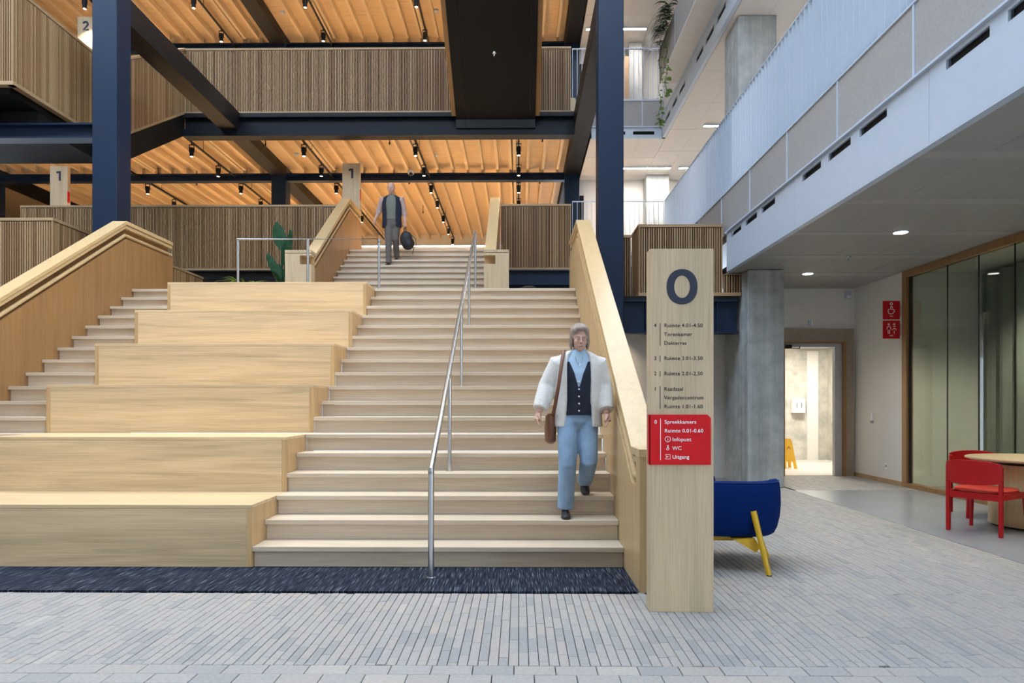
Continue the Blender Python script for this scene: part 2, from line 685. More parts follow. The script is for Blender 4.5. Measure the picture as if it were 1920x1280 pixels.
order = sorted(range(len(bricks)), key=lambda i: (0 if inview(bricks[i]) else 1, -((bricks[i][1] - bricks[i][0]) * (bricks[i][3] - bricks[i][2])) / max(1.0, bricks[i][2]) ** 3))
single = set(order[:300])
variants = {}
rest = MB()
for i, (x0, x1, y0, y1, kd) in enumerate(bricks):
    dz = random.uniform(-0.0015, 0.0012)
    if i in single:
        w, l = round(x1 - x0, 3), round(y1 - y0, 3)
        vk = (w, l, random.randrange(9))
        if vk not in variants:
            mb = MB()
            mb.tone = rtone()
            mb.add(*brick_pts(-w / 2, w / 2, -l / 2, l / 2))
            variants[vk] = mb.mesh('brick', M_BRICK)
        o = bpy.data.objects.new('brick', variants[vk])
        COL.objects.link(o)
        o.parent = floor
        o.location = Vector(((x0 + x1) / 2, (y0 + y1) / 2, dz)) - FO
    else:
        rest.tone = rtone()
        rest.add(*brick_pts(x0, x1, y0, y1, dz))
part('brick_paving', rest, M_BRICK, floor, kind='stuff')
part('resin_floor', B(4.205, 6.15, 3.6, 10.5, -0.012, 0.0), M_RESIN, floor, label='smooth grey poured floor under the red chairs')
mb = MB()
mb.tone = 0.45
mb.box(-16, 12, -9, 2.56, -0.012, -0.001)
part('front_paving', mb, M_BRICK, floor)

# entrance mat
solo('carpet_mat', B(-5.84, XR, 4.835, 5.534, -0.010, 0.006), M_CARPET, 'dark navy streaked carpet strip at the foot of the stairs', 'carpet')

# ------------------------------------------------------------------ stairs and tiers


def flight(name, label, x0, x1, n, y_first, z_first, going, ends=True):
    t = thing(name, label, 'stairs', ((x0 + x1) / 2, y_first, z_first - R_))
    for k in range(n):
        y, z = y_first + k * going, z_first + k * R_
        part('tread', B(x0, x1, y, y + going + 0.03, z - 0.040, z), M_TREAD, t, bevel=0.003)
        part('riser', B(x0 + 0.004, x1 - 0.004, y + 0.040, y + 0.058, z - R_, z - 0.0405), M_TREAD, t)
    return t


flight('stair_flight', 'wide oak stair flight to the right of the seating tiers', XL + 0.002, XR, 18, Y0, R_, G_)
flight('stair_flight', 'narrow oak stair flight between the left balustrade and the tiers', LXL, BXL - 0.002, 18, Y0, R_, G_)

TIER = ['lowest oak seating tier standing directly behind the carpet strip', 'second oak seating tier from the floor', 'third oak seating tier from the floor, near eye level',
        'fourth oak seating tier from the floor', 'fifth oak seating tier, one below the top', 'topmost oak seating tier under the steel guard rail']
for k in range(6):
    y, z0, z1 = Y0 + 3 * G_ * k, 3 * R_ * k, 3 * R_ * (k + 1)
    yb = y + 3 * G_
    t = thing('seating_tier', TIER[k], 'bench', ((XL + BXL) / 2, y, z0), 'oak seating tiers of the tribune')
    part('front_panel', B(BXL + 0.045, XL - 0.045, y, y + 0.03, z0 + 0.001, z1 - 0.031), M_BENCH, t)
    part('top_panel', B(BXL, XL, y, yb + 0.002, z1 - 0.03, z1), M_BENCH, t, bevel=0.0025)
    for xa in (BXL, XL - 0.044):
        part('corner_post', B(xa, xa + 0.044, y - 0.0005, y + 0.04, z0 + 0.001, z1 - 0.0305), M_BENCHV, t)
    for xa in (BXL, XL - 0.02):
        part('end_panel', B(xa, xa + 0.02, y + 0.0405, yb, z0 + 0.001, z1 - 0.0305), M_BENCHV, t)


def nose(y):
    return R_ + (y - Y0) * R_ / G_


def balustrade(name, label, xi, sgn, prof, base, mat, newel=None, cap_t=0.055, gap=0.27, thick=0.205, rail=True):
    """xi: inner face; sgn: direction away from the stairs; prof: (y, z) of the top; base: (y, z) of the underside, front to back"""
    xo = xi + sgn * thick
    t = thing(name, label, 'balustrade', ((xi + xo) / 2, prof[0][0], base[0][1]))
    lo = [(y, z - gap) for y, z in prof]
    part('side_panel', MB().prism_x(base + lo[::-1], min(xi, xo), max(xi, xo)), mat, t)
    xm = xi + sgn * thick * 0.5
    up = [(y, z - cap_t - 0.012) for y, z in prof]
    mid = [(y, z - gap - 0.001) for y, z in prof]
    part('recess_panel', MB().prism_x(mid + up[::-1], min(xm, xo), max(xm, xo)), mat, t)
    c0 = [(y, z - cap_t) for y, z in prof]
    part('cap', MB().prism_x(c0 + prof[::-1], min(xi, xo) - 0.004, max(xi, xo) + 0.004), M_CAP, t, bevel=0.004)
    # lip under the cap, closing the top of the recess
    l0 = [(y, z - cap_t - 0.055) for y, z in prof]
    l1 = [(y, z - cap_t - 0.010) for y, z in prof]
    xa = xi + sgn * 0.012
    part('cap_lip', MB().prism_x(l0 + l1[::-1], min(xa, xm), max(xa, xm)), M_CAP, t)
    if rail:
        pth = [(xi + sgn * 0.030, y, z - gap + 0.055) for y, z in prof]
        part('handrail', MB().tube(pth, 0.024, 14), M_CAP, t, smooth=True)
    if newel:
        part('newel', B(min(xi, xo), max(xi, xo), newel[0], newel[1], 0, newel[2] - cap_t - 0.001), mat, t)
    return t


zt = 1.012
prof = [(4.99, zt), (5.18, zt), (10.13, 4.05), (11.5, 4.05)]
base = [(4.99, 0.0), (10.2, 0.0), (10.2, 2.7), (11.5, 2.7)]
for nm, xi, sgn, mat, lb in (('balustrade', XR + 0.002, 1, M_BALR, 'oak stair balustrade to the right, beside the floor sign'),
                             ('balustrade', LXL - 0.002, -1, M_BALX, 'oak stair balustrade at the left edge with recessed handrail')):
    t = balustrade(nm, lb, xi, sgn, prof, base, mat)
    xo = xi + sgn * 0.205
    part('newel', B(min(xi, xo), max(xi, xo), 4.83, 4.9895, 0, zt - 0.056), mat, t)
    part('newel_cap', B(min(xi, xo) - 0.004, max(xi, xo) + 0.004, 4.826, 4.989, zt - 0.055, zt), M_CAP, t)

# centre handrail and guard rail in steel
t = thing('steel_handrail', 'brushed steel handrail dividing the wide stair flight', 'handrail', (-0.668, 5.2, 0))
xh = -0.668


def hz(y):
    return 0.835 + (y - 5.2) * 0.595


part('rail', MB().tube([(xh, 5.2, 0.80), (xh, 5.2, 0.835), (xh, 10.42, hz(10.42)), (xh, 10.47, hz(10.42) - 0.02), (xh, 10.5, hz(10.42) - 0.09)], 0.0235, 16), M_INOX, t, smooth=True)
for y, z in ((5.2, 0.006), (6.60, 4 * R_), (7.95, 9 * R_), (9.2, 14 * R_), (10.5, LAND)):
    top = 0.82 if y < 5.3 else (hz(y) - 0.01 if y < 10.45 else hz(10.42) - 0.07)
    part('post', MB().tube([(xh, y, z), (xh, y, top)], 0.0235 if y < 5.3 else 0.019, 16), M_INOX, t, smooth=True)
    part('base_ring', MB().cyl((xh, y, z), 0.036, 0.006, 20), M_INOX, t, smooth=True)
YG = 10.75
zg = CAM_H + (754.16 - 447) * YG / 1280
t = thing('guard_rail', 'brushed steel guard rail behind the topmost seating tier', 'railing', (-3.3, YG, LAND))
xs = [(444 - 972.5) * YG / 1280, (576 - 972.5) * YG / 1280, (710 - 972.5) * YG / 1280]
part('rail', MB().tube([(xs[0], YG, zg - 0.06), (xs[0], YG, zg), (xs[2], YG, zg), (xs[2], YG, zg - 0.06)], 0.02, 14), M_INOX, t, smooth=True)
for x in xs:
    part('post', MB().tube([(x, YG, LAND), (x, YG, zg - (0.04 if x != xs[1] else 0.0))], 0.02, 14), M_INOX, t, smooth=True)

# landing
solo('floor', MB().prism([(LXL - 1.25, 10.40), (LXL, 10.40), (LXL, YL + 0.31), (1.08, YL + 0.31), (1.08, 11.65), (1.88, 11.65), (1.88, 11.2), (3.5, 11.2), (3.5, 15.9), (LXL - 1.25, 15.9)], lambda x, y, z: (x, y, z), LAND - 0.3, LAND - 0.002), M_FLOORW,
     'oak landing at the top of the wide flight', 'floor', kind='structure')

# second flight
X2L, X2R = -3.78, -0.635
Y2, G2 = 12.84, 0.264
flight('stair_flight', 'upper oak stair flight between the landing and the first gallery', X2L, X2R, 10, Y2, LAND + R_, G2)
prof2 = [(12.62, 4.12), (12.70, 4.12), (15.30, 5.93), (16.4, 5.93)]
base2 = [(12.62, LAND), (16.4, LAND)]
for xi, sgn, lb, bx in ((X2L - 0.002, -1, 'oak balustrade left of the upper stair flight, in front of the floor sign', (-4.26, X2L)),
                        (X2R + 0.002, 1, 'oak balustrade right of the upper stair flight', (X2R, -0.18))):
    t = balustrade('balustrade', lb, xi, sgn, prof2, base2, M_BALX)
    a, b = bx
    inn = X2L if sgn < 0 else X2R
    mid = inn + sgn * 0.21
    part('newel', B(min(mid, a if sgn < 0 else b), max(mid, a if sgn < 0 else b), 12.4, 12.618, LAND, 4.06), M_PYL, t)
    part('newel', B(min(inn, mid), max(inn, mid), 12.4, 12.618, LAND, 3.86), M_PYL, t)
    part('newel', B(min(inn, mid), max(inn, mid), 12.4, 12.618, 4.02, 4.06), M_PYL, t)
    part('newel', B(min(inn, mid), max(inn, mid), 12.59, 12.618, 3.861, 4.019), M_BENCHV, t)
    part('newel_cap', B(a, b, 12.395, 12.618, 4.068, 4.12), M_PYL, t)

# ------------------------------------------------------------------ floors and ceilings of the timber galleries
XW0, XW1 = -17.0, 1.24
YB = 26.2


def gallery(z_floor, label_f, z_deck, label_c, nribs=True):
    solo('floor', B(XW0, 1.30, YP + 0.14, YB, z_floor - 0.30, z_floor), M_FLOORW, label_f, 'floor', kind='structure')
    c = solo('ceiling', B(XW0, XW1, YP + 0.14, YB, z_deck, z_deck + 0.20), M_DECK, label_c, 'ceiling', kind='structure')
    co = worldloc(c)
    me = {}
    for ya, yb in ((YP + 0.15, 18.38), (18.62, YB)):
        x = 1.05
        k = 0
        while x > -14.2:
            xs_ = [x] if k % 6 != 3 else [x - 0.055, x + 0.055]
            for xx in xs_:
                if not (-6.82 < xx < -6.24):
                    key = (ya,)
                    if key not in me:
                        me[key] = B(-0.035, 0.035, -(yb - ya) / 2, (yb - ya) / 2, -0.16, 0.0).mesh('rib', M_RIB)
                    o = bpy.data.objects.new('rib', me[key])
                    COL.objects.link(o)
                    o.parent = c
                    o.location = Vector((xx, (ya + yb) / 2, z_deck - 0.0005)) - co
            x -= 0.405
            k += 1
    return c


gallery(F1, 'first gallery floor above the landing', F2 - 0.54, 'timber ribbed ceiling over the first gallery')
gallery(F2, 'second gallery floor', F2 - 0.54 + DF, 'timber ribbed ceiling over the second gallery')

solo('wall_back', B(XW0, 1.30, YB, YB + 0.2, LAND, 14), M_WALL, 'far white end wall of the timber galleries', 'wall', kind='structure')
solo('wall_gallery_right', B(1.66, 1.80, 18.97, YB, LAND, 14), M_WALL, 'white wall closing the galleries on the right behind the far column', 'wall', kind='structure')
t = thing('line_lamp', 'long white line of light along the far end wall', 'lamp', (-2, YB - 0.05, 7.30))
part('housing', B(-9, 1.0, YB - 0.06, YB - 0.001, 7.36, 7.42), M_WHITE, t)
part('diffuser', B(-9, 1.0, YB - 0.055, YB - 0.005, 7.33, 7.359), emit('cove_diffuser', (1.0, 0.95, 0.88), 3.0), t)
solo('roof_slab', B(-17.2, 12, -9.2, -0.5, 14.0, 14.3), M_WALL, 'added unseen roof slab over the entrance side of the hall', 'roof', kind='structure')  # unseen slab added to cut the skylight falling on front faces
solo('roof_slab', B(-17.2, 1.66, 9.0, YB, 14.0, 14.3), M_WALL, 'roof slab over the galleries and the rear of the hall', 'roof', kind='structure')
solo('wall_left', B(-17.2, -17.0, -9, YB, 0, 14), plain('timber_clad_wall', (0.34, 0.27, 0.19), 0.7), 'tall timber wall closing the hall on the far left', 'wall', kind='structure')
solo('wall_front', B(-17.2, 12, -9.2, -9.0, 0, 14), plain('pale_facade', (0.46, 0.43, 0.39), 0.8), 'tall pale wall of the hall behind the viewer', 'wall', kind='structure')

# steel frame -------------------------------------------------------------
COLS = [(-6.73, 10.7, 'navy steel column rising behind the left balustrade'), (1.25, 10.7, 'navy steel column rising behind the right balustrade'),
        (-6.73, 18.5, 'dark steel column standing at the back of the first gallery'), (1.25, 18.5, 'dark steel column at the right end of the first gallery ceiling'),
        (-14.7, 18.5, 'dark steel column at the far left edge of the first gallery')]
for x, y, lb in COLS:
    z0 = 0.0 if y < 12 else F1
    solo('steel_column', B(x, x + 0.395, y, y + 0.395, z0, 14.0), M_STEEL, lb, 'column', bevel=0.012)


def ibeam(mb, a, b, z0, z1, w, along):
    t = 0.03
    if along == 'X':
        x0, x1, y = a[0], b[0], a[1]
        mb.box(x0, x1, y - w / 2, y + w / 2, z0, z0 + t)
        mb.box(x0, x1, y - w / 2, y + w / 2, z1 - t, z1)
        mb.box(x0, x1, y - 0.012, y + 0.012, z0 + t, z1 - t)
    else:
        x, y0, y1 = a[0], a[1], b[1]
        mb.box(x - w / 2, x + w / 2, y0, y1, z0, z0 + t)
        mb.box(x - w / 2, x + w / 2, y0, y1, z1 - t, z1)
        mb.box(x - 0.012, x + 0.012, y0, y1, z0 + t, z1 - t)
    return mb


for lev, (zz, lv) in enumerate(((7.5, 'under the second gallery'), (11.05, 'under the roof of the second gallery'))):
    for x, sd in ((-6.73, 'middle'), (1.25, 'right'), (-14.7, 'far left')):
        for ya, yb, ln in ((11.097, 18.498, 'front'), (18.897, YB, 'rear')):
            if sd == 'far left' and ln == 'front':
                continue
            solo('steel_beam', B(x + 0.003, x + 0.39, ya, yb, zz, zz + 0.42), M_BLACK, '%s length of the %s black steel beam running back %s' % (ln, sd, lv), 'beam', bevel=0.006)
    for xa, xb, wh in ((-6.33, 1.248, 'between the middle and right columns'), (-14.30, -6.735, 'left of the middle column')):
        mb = ibeam(MB(), (xa, 18.6), (xb, 18.6), zz - 0.13, zz + 0.07, 0.2, 'X')
        solo('cross_beam', mb, M_STEEL, 'slim steel cross beam %s %s' % (lv, wh), 'beam')
t = thing('edge_beam', 'dark steel edge beam under the slatted parapet of the second gallery', 'beam', (-3.2, YP, 7.36))
part('web', ibeam(MB(), (-7.6, YP), (1.247, YP), 7.36, 7.82, 0.26, 'X'), M_STEELD, t)
part('flange', B(-7.6, 1.247, YP - 0.15, YP - 0.1305, 7.36, 7.53), M_STEELD, t)
part('packer', B(-7.6, 1.247, YP - 0.06, YP + 0.10, 7.82, 7.913), M_BLACK, t)
t = thing('edge_beam', 'navy steel edge beam low behind the landing under the first gallery', 'beam', (-3.2, YP + 0.05, 3.98))
part('web', ibeam(MB(), (-11.5, YP + 0.02), (-4.0, YP + 0.02), 4.0, 4.34, 0.2, 'X'), M_BLACK, t)
part('web', ibeam(MB(), (-0.4, YP + 0.02), (1.6, YP + 0.02), 4.0, 4.34, 0.2, 'X'), M_STEEL, t)
solo('wall_landing', B(-11.5, 3.5, YP + 0.16, YP + 0.28, LAND, 4.45), M_STEEL, 'dark wall behind the landing below the first gallery', 'wall', kind='structure')

# ------------------------------------------------------------------ slatted parapets
PITCH = 0.037


def parapet(name, label, segs, H, cap=0.045, group=None, corners=()):
    """segs: list of (A, B, normal) with A, B = (x, y, zbottom); slats stand on the normal side"""
    t = thing(name, label, 'parapet', segs[0][0], group)
    for A, Bp, n in segs:
        A, Bp, n = Vector(A), Vector(Bp), Vector((n[0], n[1], 0))
        d = Vector((Bp.x - A.x, Bp.y - A.y, 0))
        L = d.length
        d.normalize()
        sl = (Bp.z - A.z) / L

        def P(s, off, z):
            return A + d * s + n * off + Vector((0, 0, sl * s + z))

        def slab(mb, s0, s1, o0, o1, z0, z1):
            mb.hexa([P(s0, o1, z0), P(s1, o1, z0), P(s1, o0, z0), P(s0, o0, z0), P(s0, o1, z1), P(s1, o1, z1), P(s1, o0, z1), P(s0, o0, z1)])
            return mb
        part('backing', slab(MB(), 0.029, L - 0.029, -0.10, -0.0265, 0.001, H - cap - 0.001), M_BACK, t)
        part('cap', slab(MB(), -0.0, L, -0.12, 0.006, H - cap, H), M_TRIM, t)
        part('bottom_trim', slab(MB(), -0.0, L, -0.10, 0.004, 0.0, 0.055), M_TRIM, t)
        mb = MB()
        k = int(L / PITCH)
        p = L / k
        for i in range(k):
            mb.tone = random.random()
            slab(mb, i * p + 0.007, i * p + 0.007 + 0.0215, -0.0262, 0.0, 0.0555, H - cap - 0.012)
        part('slats', mb, M_SLAT, t, kind='stuff')
    for px_, py_, z0_ in corners:
        mb = MB()
        mb.tone = 0.5
        part('corner_post', mb.box(px_ - 0.024, px_ + 0.0005, py_ - 0.0005, py_ + 0.024, z0_ + 0.0555, z0_ + H - cap - 0.001) if px_ < 0 else mb.box(px_ - 0.0005, px_ + 0.030, py_ - 0.0005, py_ + 0.030, z0_ + 0.0555, z0_ + H - cap - 0.001), M_SLAT, t)
    return t


HP = 1.50
yn = (0, -1)
parapet('slatted_parapet', 'long slatted oak parapet of the first gallery behind the steel guard rail', [((-11.4, YP, 4.345), (-4.0, YP, 4.345), yn)], HP)
parapet('slatted_parapet', 'short slatted oak parapet right of the upper stair flight', [((-0.41, YP, 4.345), (1.19, YP, 4.345), yn)], HP)
parapet('slatted_parapet', 'long slatted oak parapet of the second gallery, left of the black stair soffit', [((-7.6, YP, 7.915), (-1.52, YP, 7.915), yn)], HP)
parapet('slatted_parapet', 'short slatted oak parapet of the second gallery, right of the black stair soffit', [((0.49, YP, 7.915), (1.19, YP, 7.915), yn)], HP)
XS = -7.6
parapet('slatted_parapet', 'slatted oak parapet of the high half landing and its flight at the upper left', [
    ((-10.6, 10.19, 6.12), (XS, 10.19, 6.12), (0, -1)), ((XS, 10.20, 6.12), (XS, 12.5, 6.12), (1, 0)), ((XS, 12.5, 6.12), (XS, 15.48, 7.915), (1, 0))], HP, corners=[(XS, 10.19, 6.12)])
parapet('slatted_parapet', 'pale slatted oak parapet low at the left edge, behind the left balustrade', [
    ((-9.9, 10.34, 2.98), (-7.1, 10.34, 2.98), (0, -1)), ((-7.1, 10.345, 2.98), (-7.1, 15.3, 2.98), (1, 0))], 1.18, corners=[(-7.1, 10.34, 2.98)])
YR = 11.05
zr0, zr1 = CAM_H + 199.0 * YR / 1280, CAM_H + 333 * YR / 1280
XRB = (1197 - 972.5) * YR / 1280
parapet('slatted_parapet', 'slatted oak parapet of the landing behind the floor sign', [
    ((1.66, 11.75, zr0), (XRB, 11.75, zr0), (0, -1)), ((XRB, YR, zr0), (XRB, 11.75, zr0), (-1, 0)), ((XRB, YR, zr0), (XF - 0.012, YR, zr0), (0, -1))], zr1 - zr0, corners=[(XRB, YR, zr0)])

parapet('slatted_screen', 'short slatted oak panel tucked under the far end of the white fascia', [((XF - 0.011, YR, zr0), (3.59, YR, zr0), (0, -1))], ZS - 0.022 - zr0, 0.01)

# steel below landing on the right and left landing steelwork
t = thing('landing_beam', 'navy steel beam carrying the landing behind the floor sign', 'beam', (2.6, 11.1, 2.42))
part('web', ibeam(MB(), (1.65, 11.15), (3.55, 11.15), CAM_H + 129 * YR / 1280, zr0 - 0.06, 0.2, 'X'), M_STEEL, t)
part('stiffener', B(2.05, 2.07, 11.06, 11.24, 2.49, zr0 - 0.1), M_STEEL, t)
part('stiffener', B(3.2, 3.22, 11.06, 11.24, 2.49, zr0 - 0.1), M_STEEL, t)
part('packer', B(1.7, 3.55, 11.06, 11.5, zr0 - 0.06, zr0 - 0.001), M_BLACK, t)
t = thing('landing_beam', 'navy steel I-beam carrying the high half landing, tied to the left column', 'beam', (-8.5, 10.85, 5.52))
part('web', ibeam(MB(), (-11.5, 10.88), (-6.735, 10.88), 5.54, 5.78, 0.24, 'X'), M_STEEL, t)
part('stiffener', B(-8.75, -8.73, 10.77, 10.99, 5.57, 5.75), M_STEEL, t)
t = thing('half_landing', 'black soffit and slab of the high half landing at the upper left', 'landing', (-9.2, 11.4, 5.80))
part('slab', B(-10.6, XS - 0.13, 10.30, 12.5, 6.03, 6.50), M_SOFB, t)
part('cross_web', ibeam(MB(), (-8.55, 10.3), (-8.55, 10.89), 5.81, 6.02, 0.2, 'Y'), M_STEEL, t)
part('soffit', MB().prism_x([(10.9, 5.785), (12.62, 5.785), (12.62, 6.02), (10.9, 6.02)], -10.6, XS - 0.13), M_SOFB, t)
part('flight_soffit', MB().prism_x([(12.5, 5.95), (12.8, 5.95), (15.45, 7.55), (15.45, 8.2), (15.2, 8.2), (12.5, 6.50)], -9.0, XS - 0.13), M_SOFB, t)
part('stringer', MB().prism_x([(12.3, 5.72), (12.65, 5.72), (15.48, 7.42), (15.48, 7.9), (12.3, 6.1)], XS - 0.128, XS - 0.01), M_SOFB, t)

# stair from second to third gallery, seen from below
t = thing('overhead_stair', 'black underside of the stair rising overhead towards the viewer', 'stairs', (-0.5, 15.4, 7.5))
ys0, zs0 = 15.325, 7.69
sl3 = 0.583
ye = 9.4
zs1 = zs0 + (ys0 - ye) * sl3
part('soffit', MB().prism_x([(ys0, zs0), (ye, zs1), (ye, zs1 + 0.25), (ys0, zs0 + 0.25)], -1.175, 0.245), M_SOFB, t)
for xa, xb in ((-1.405, -1.180), (0.25, 0.372)):
    part('soffit_strip', MB().prism_x([(ys0, zs0), (ye, zs1), (ye, zs1 + 0.25), (ys0, zs0 + 0.25)], xa, xb), M_SOFB, t)
part('end_plate', B(-1.175, 0.372, ys0 - 0.02, ys0 + 0.02, 7.50, zs0 - 0.002), M_BLACK, t)
part('end_plate', B(-1.405, -1.18, ys0 - 0.02, ys0 + 0.02, 7.50, zs0 - 0.002), M_BLACK, t)
for xa, xb in ((-1.50, -1.407), (0.374, 0.470)):
    part('side_cheek', MB().prism_x([(ys0 - 0.05, zs0 + 0.06), (ye, zs1 + 0.06), (ye, zs1 + 1.45), (ys0 - 0.05, zs0 + 1.55)], xa, xb), M_BALX, t)
ysp = 13.95
o = thing('sprinkler_head', 'chrome sprinkler head in the black stair soffit', 'sprinkler', (-0.5, ysp, zs0 + (ys0 - ysp) * sl3))
zsp = zs0 + (ys0 - ysp) * sl3
part('rose', MB().lathe((-0.5, ysp, zsp - 0.02), [(0.02, -0.02), (0.045, 0.0), (0.045, 0.02)], 16), M_INOX, o, smooth=True)
part('nozzle', MB().cyl((-0.5, ysp, zsp - 0.075), 0.016, 0.04, 10), M_INOX, o, smooth=True)

# ------------------------------------------------------------------ track lights
TX = [0.0, -2.42, -5.05, -7.7, -10.3]
TN = ['rightmost', 'second from the right', 'middle', 'second from the left', 'leftmost']


def head_proto():
    t = thing('track_spot', 'x', 'spotlight', (0, 0, -50))
    bd = part('body', MB().lathe((0, 0, -50), [(0.040, 0.0), (0.047, 0.004), (0.047, 0.20), (0.042, 0.205)], 14), M_BLACK, t, smooth=True)
    part('lens', MB().lathe((0, 0, -50), [(0.034, -0.002), (0.034, 0.003)], 14), M_LAMP, bd)
    part('bracket', B(-0.062, -0.052, -0.012, 0.012, -49.9, -49.72).box(0.052, 0.062, -0.012, 0.012, -49.9, -49.72).box(-0.062, 0.062, -0.012, 0.012, -49.735, -49.72).box(-0.012, 0.012, -0.012, 0.012, -49.72, -49.68), M_BLACK, t)
    return t


ORD = ['first', 'second', 'third', 'fourth', 'fifth', 'sixth', 'seventh']
proto = head_proto()
first = True
for lev, base_z, ynears, lv in ((0, 7.13, [16.0, 17.42, 18.85, 20.3, 21.9, 23.5, 25.0], 'first'), (1, 7.13 + DF, [16.1, 17.6, 20.5, 23.5], 'second')):
    for ix, x in enumerate(TX):
        ys = ynears if lev or ix in (1, 3) else ynears[:5]
        tr = thing('light_track', 'black ceiling track, %s in the %s gallery' % (TN[ix], lv), 'track', (x, 20.5, base_z + 0.32), 'ceiling light tracks')
        part('rail', B(x - 0.018, x + 0.018, YP + 0.25, 25.6, base_z + 0.32, base_z + 0.36), M_BLACK, tr)
        for yy in (16.6, 19.6, 22.6, 25.2):
            part('hanger', B(x - 0.004, x + 0.004, yy - 0.004, yy + 0.004, base_z + 0.36, F2 - 0.541 + lev * DF), M_BLACK, tr)
        for q, y in enumerate(ys):
            lab = '%s black spotlight behind the parapet on the %s track, %s gallery' % (ORD[q], TN[ix], lv)
            if first:
                h = proto
                h.location = (x, y, base_z)
                h['label'] = lab
                h['group'] = 'black track spotlights'
                first = False
            else:
                h = copy_tree(proto, Vector((x, y, base_z)) - Vector(proto.location), lab, 'black track spotlights')
            ld = bpy.data.lights.new('spot_light', 'SPOT')
            ld.energy = SPOT_W * (1.6 if lev else 1.0) * (0.25 if lev and ix == 4 and q == 0 else 1.0)
            ld.color = WARM
            ld.spot_size = math.radians(95)
            ld.spot_blend = 0.6
            ld.shadow_soft_size = 0.035
            lo = bpy.data.objects.new('spot_light', ld)
            COL.objects.link(lo)
            lo.parent = h
            lo.location = (0, 0, -0.015)

# spotlights under the roof edge, over the tiers
AT = [(-4.6, 7.0), (-3.4, 8.0), (-3.2, 6.6), (-1.2, 7.0), (-0.4, 8.4), (-5.2, 8.8), (-2.0, 9.2), (0.2, 6.6)]
tr = thing('light_track', 'black spotlight track under the roof edge, above the tiers', 'track', (-2.5, 9.06, 13.66), 'ceiling light tracks')
part('rail', B(-6.0, 1.0, 9.04, 9.08, 13.66, 13.70), M_BLACK, tr)
for xx in (-5.5, -2.5, 0.5):
    part('hanger', B(xx - 0.006, xx + 0.006, 9.054, 9.066, 13.70, 13.999), M_BLACK, tr)
for q, (ax, ay) in enumerate(AT):
    hx = -5.6 + q * 0.88
    h = copy_tree(proto, Vector((hx, 9.06, 13.34)) - Vector(proto.location), '%s black spotlight from the left under the roof edge above the tiers' % (ORD + ['eighth'])[q], 'black track spotlights')
    for ch in list(h.children):
        if ch.type == 'LIGHT':
            COL.objects.unlink(ch)
    ld = bpy.data.lights.new('spot_light', 'SPOT')
    ld.energy = ROOF_W
    ld.color = (1.0, 0.80, 0.50)
    ld.spot_size = math.radians(40)
    ld.spot_blend = 0.8
    ld.shadow_soft_size = 0.05
    lo = bpy.data.objects.new('spot_light', ld)
    COL.objects.link(lo)
    lo.parent = h
    lo.location = (0, 0, -0.02)
    lo.rotation_euler = (Vector((ax, ay, 1.5)) - Vector((hx, 9.06, 13.3))).to_track_quat('-Z', 'Y').to_euler()

t = thing('downlight', 'small downlight under the landing washing the pale wall beside the right balustrade', 'downlight', (1.62, 11.9, LAND - 0.325))
part('rim', MB().lathe((1.62, 11.9, LAND - 0.312), [(0.05, 0.0), (0.054, 0.010)], 18), M_WHITE, t, smooth=True)
part('lens', MB().cyl((1.62, 11.9, LAND - 0.316), 0.042, 0.0035, 18), M_LAMP, t)
ld = bpy.data.lights.new('spot_light', 'SPOT')
ld.energy = 60
ld.color = (1.0, 0.80, 0.55)
ld.spot_size = math.radians(110)
ld.spot_blend = 0.8
ld.shadow_soft_size = 0.04
lo = bpy.data.objects.new('spot_light', ld)
COL.objects.link(lo)
lo.parent = t
lo.location = (0, 0, -0.01)

# small ceiling fittings
FIT = [(1017, 262, 7.40, 'right of the rightmost track, in front of the cross beam'), (1012, 341, 7.40, 'right of the rightmost track, behind the cross beam'), (767, 341, 7.40, 'behind the dome camera'),
       (730, 266, 7.40, 'left of the second track from the right, near the edge beam'), (496, 267, 7.40, 'above the middle steel beam, near the edge beam'), (366, 342, 7.40, 'between the left column and the middle column'), (793, 396, 7.40, 'above the walking man')]
for u, v, z, wh in FIT:
    y = (z - CAM_H) * 1280 / (754.16 - v)
    x = (u - 972.5) * y / 1280
    o = thing('sprinkler_head', 'slim black sprinkler ' + wh, 'sprinkler', (x, y, z), 'black sprinklers in the first gallery')
    part('pipe', B(x - 0.008, x + 0.008, y - 0.008, y + 0.008, z, F2 - 0.541), M_BLACK, o)
    part('nozzle', MB().cyl((x, y, z - 0.05), 0.018, 0.05, 8), M_BLACK, o)
for u, v, lb in ((555, 288, 'white smoke detector on the first gallery ceiling beside the middle track'), (817, 291, 'white smoke detector on the first gallery ceiling, right of the tilted spotlight'), (529, 22, 'white smoke detector on the second gallery ceiling left of the overhead stair'), (817, 20, 'white smoke detector high beside the overhead stair')):
    z = F2 - 0.57 + (DF if v < 100 else 0)
    y = (z - CAM_H) * 1280 / (754.16 - v)
    x = (u - 972.5) * y / 1280
    solo('smoke_detector', MB().lathe((x, y, z - 0.03), [(0.035, 0.0), (0.06, 0.02), (0.065, 0.06)], 16), M_WHITE, lb, 'detector', smooth=True)
y = 18.45
x, z = (770 - 972.5) * y / 1280, CAM_H + 429 * y / 1280
o = thing('security_camera', 'white dome security camera on the slim cross beam', 'camera', (x, y, z))
part('housing', MB().lathe((x, y, z), [(0.03, -0.05), (0.085, 0.0), (0.095, 0.07), (0.07, 0.10)], 18), M_WHITE, o, smooth=True)
part('lens', MB().ellipsoid((x + 0.01, y - 0.05, z - 0.02), 0.05, 0.05, 0.05, 12, 8), M_BLACK, o, smooth=True)

# ------------------------------------------------------------------ side wing: slabs, soffits, fascias, railings


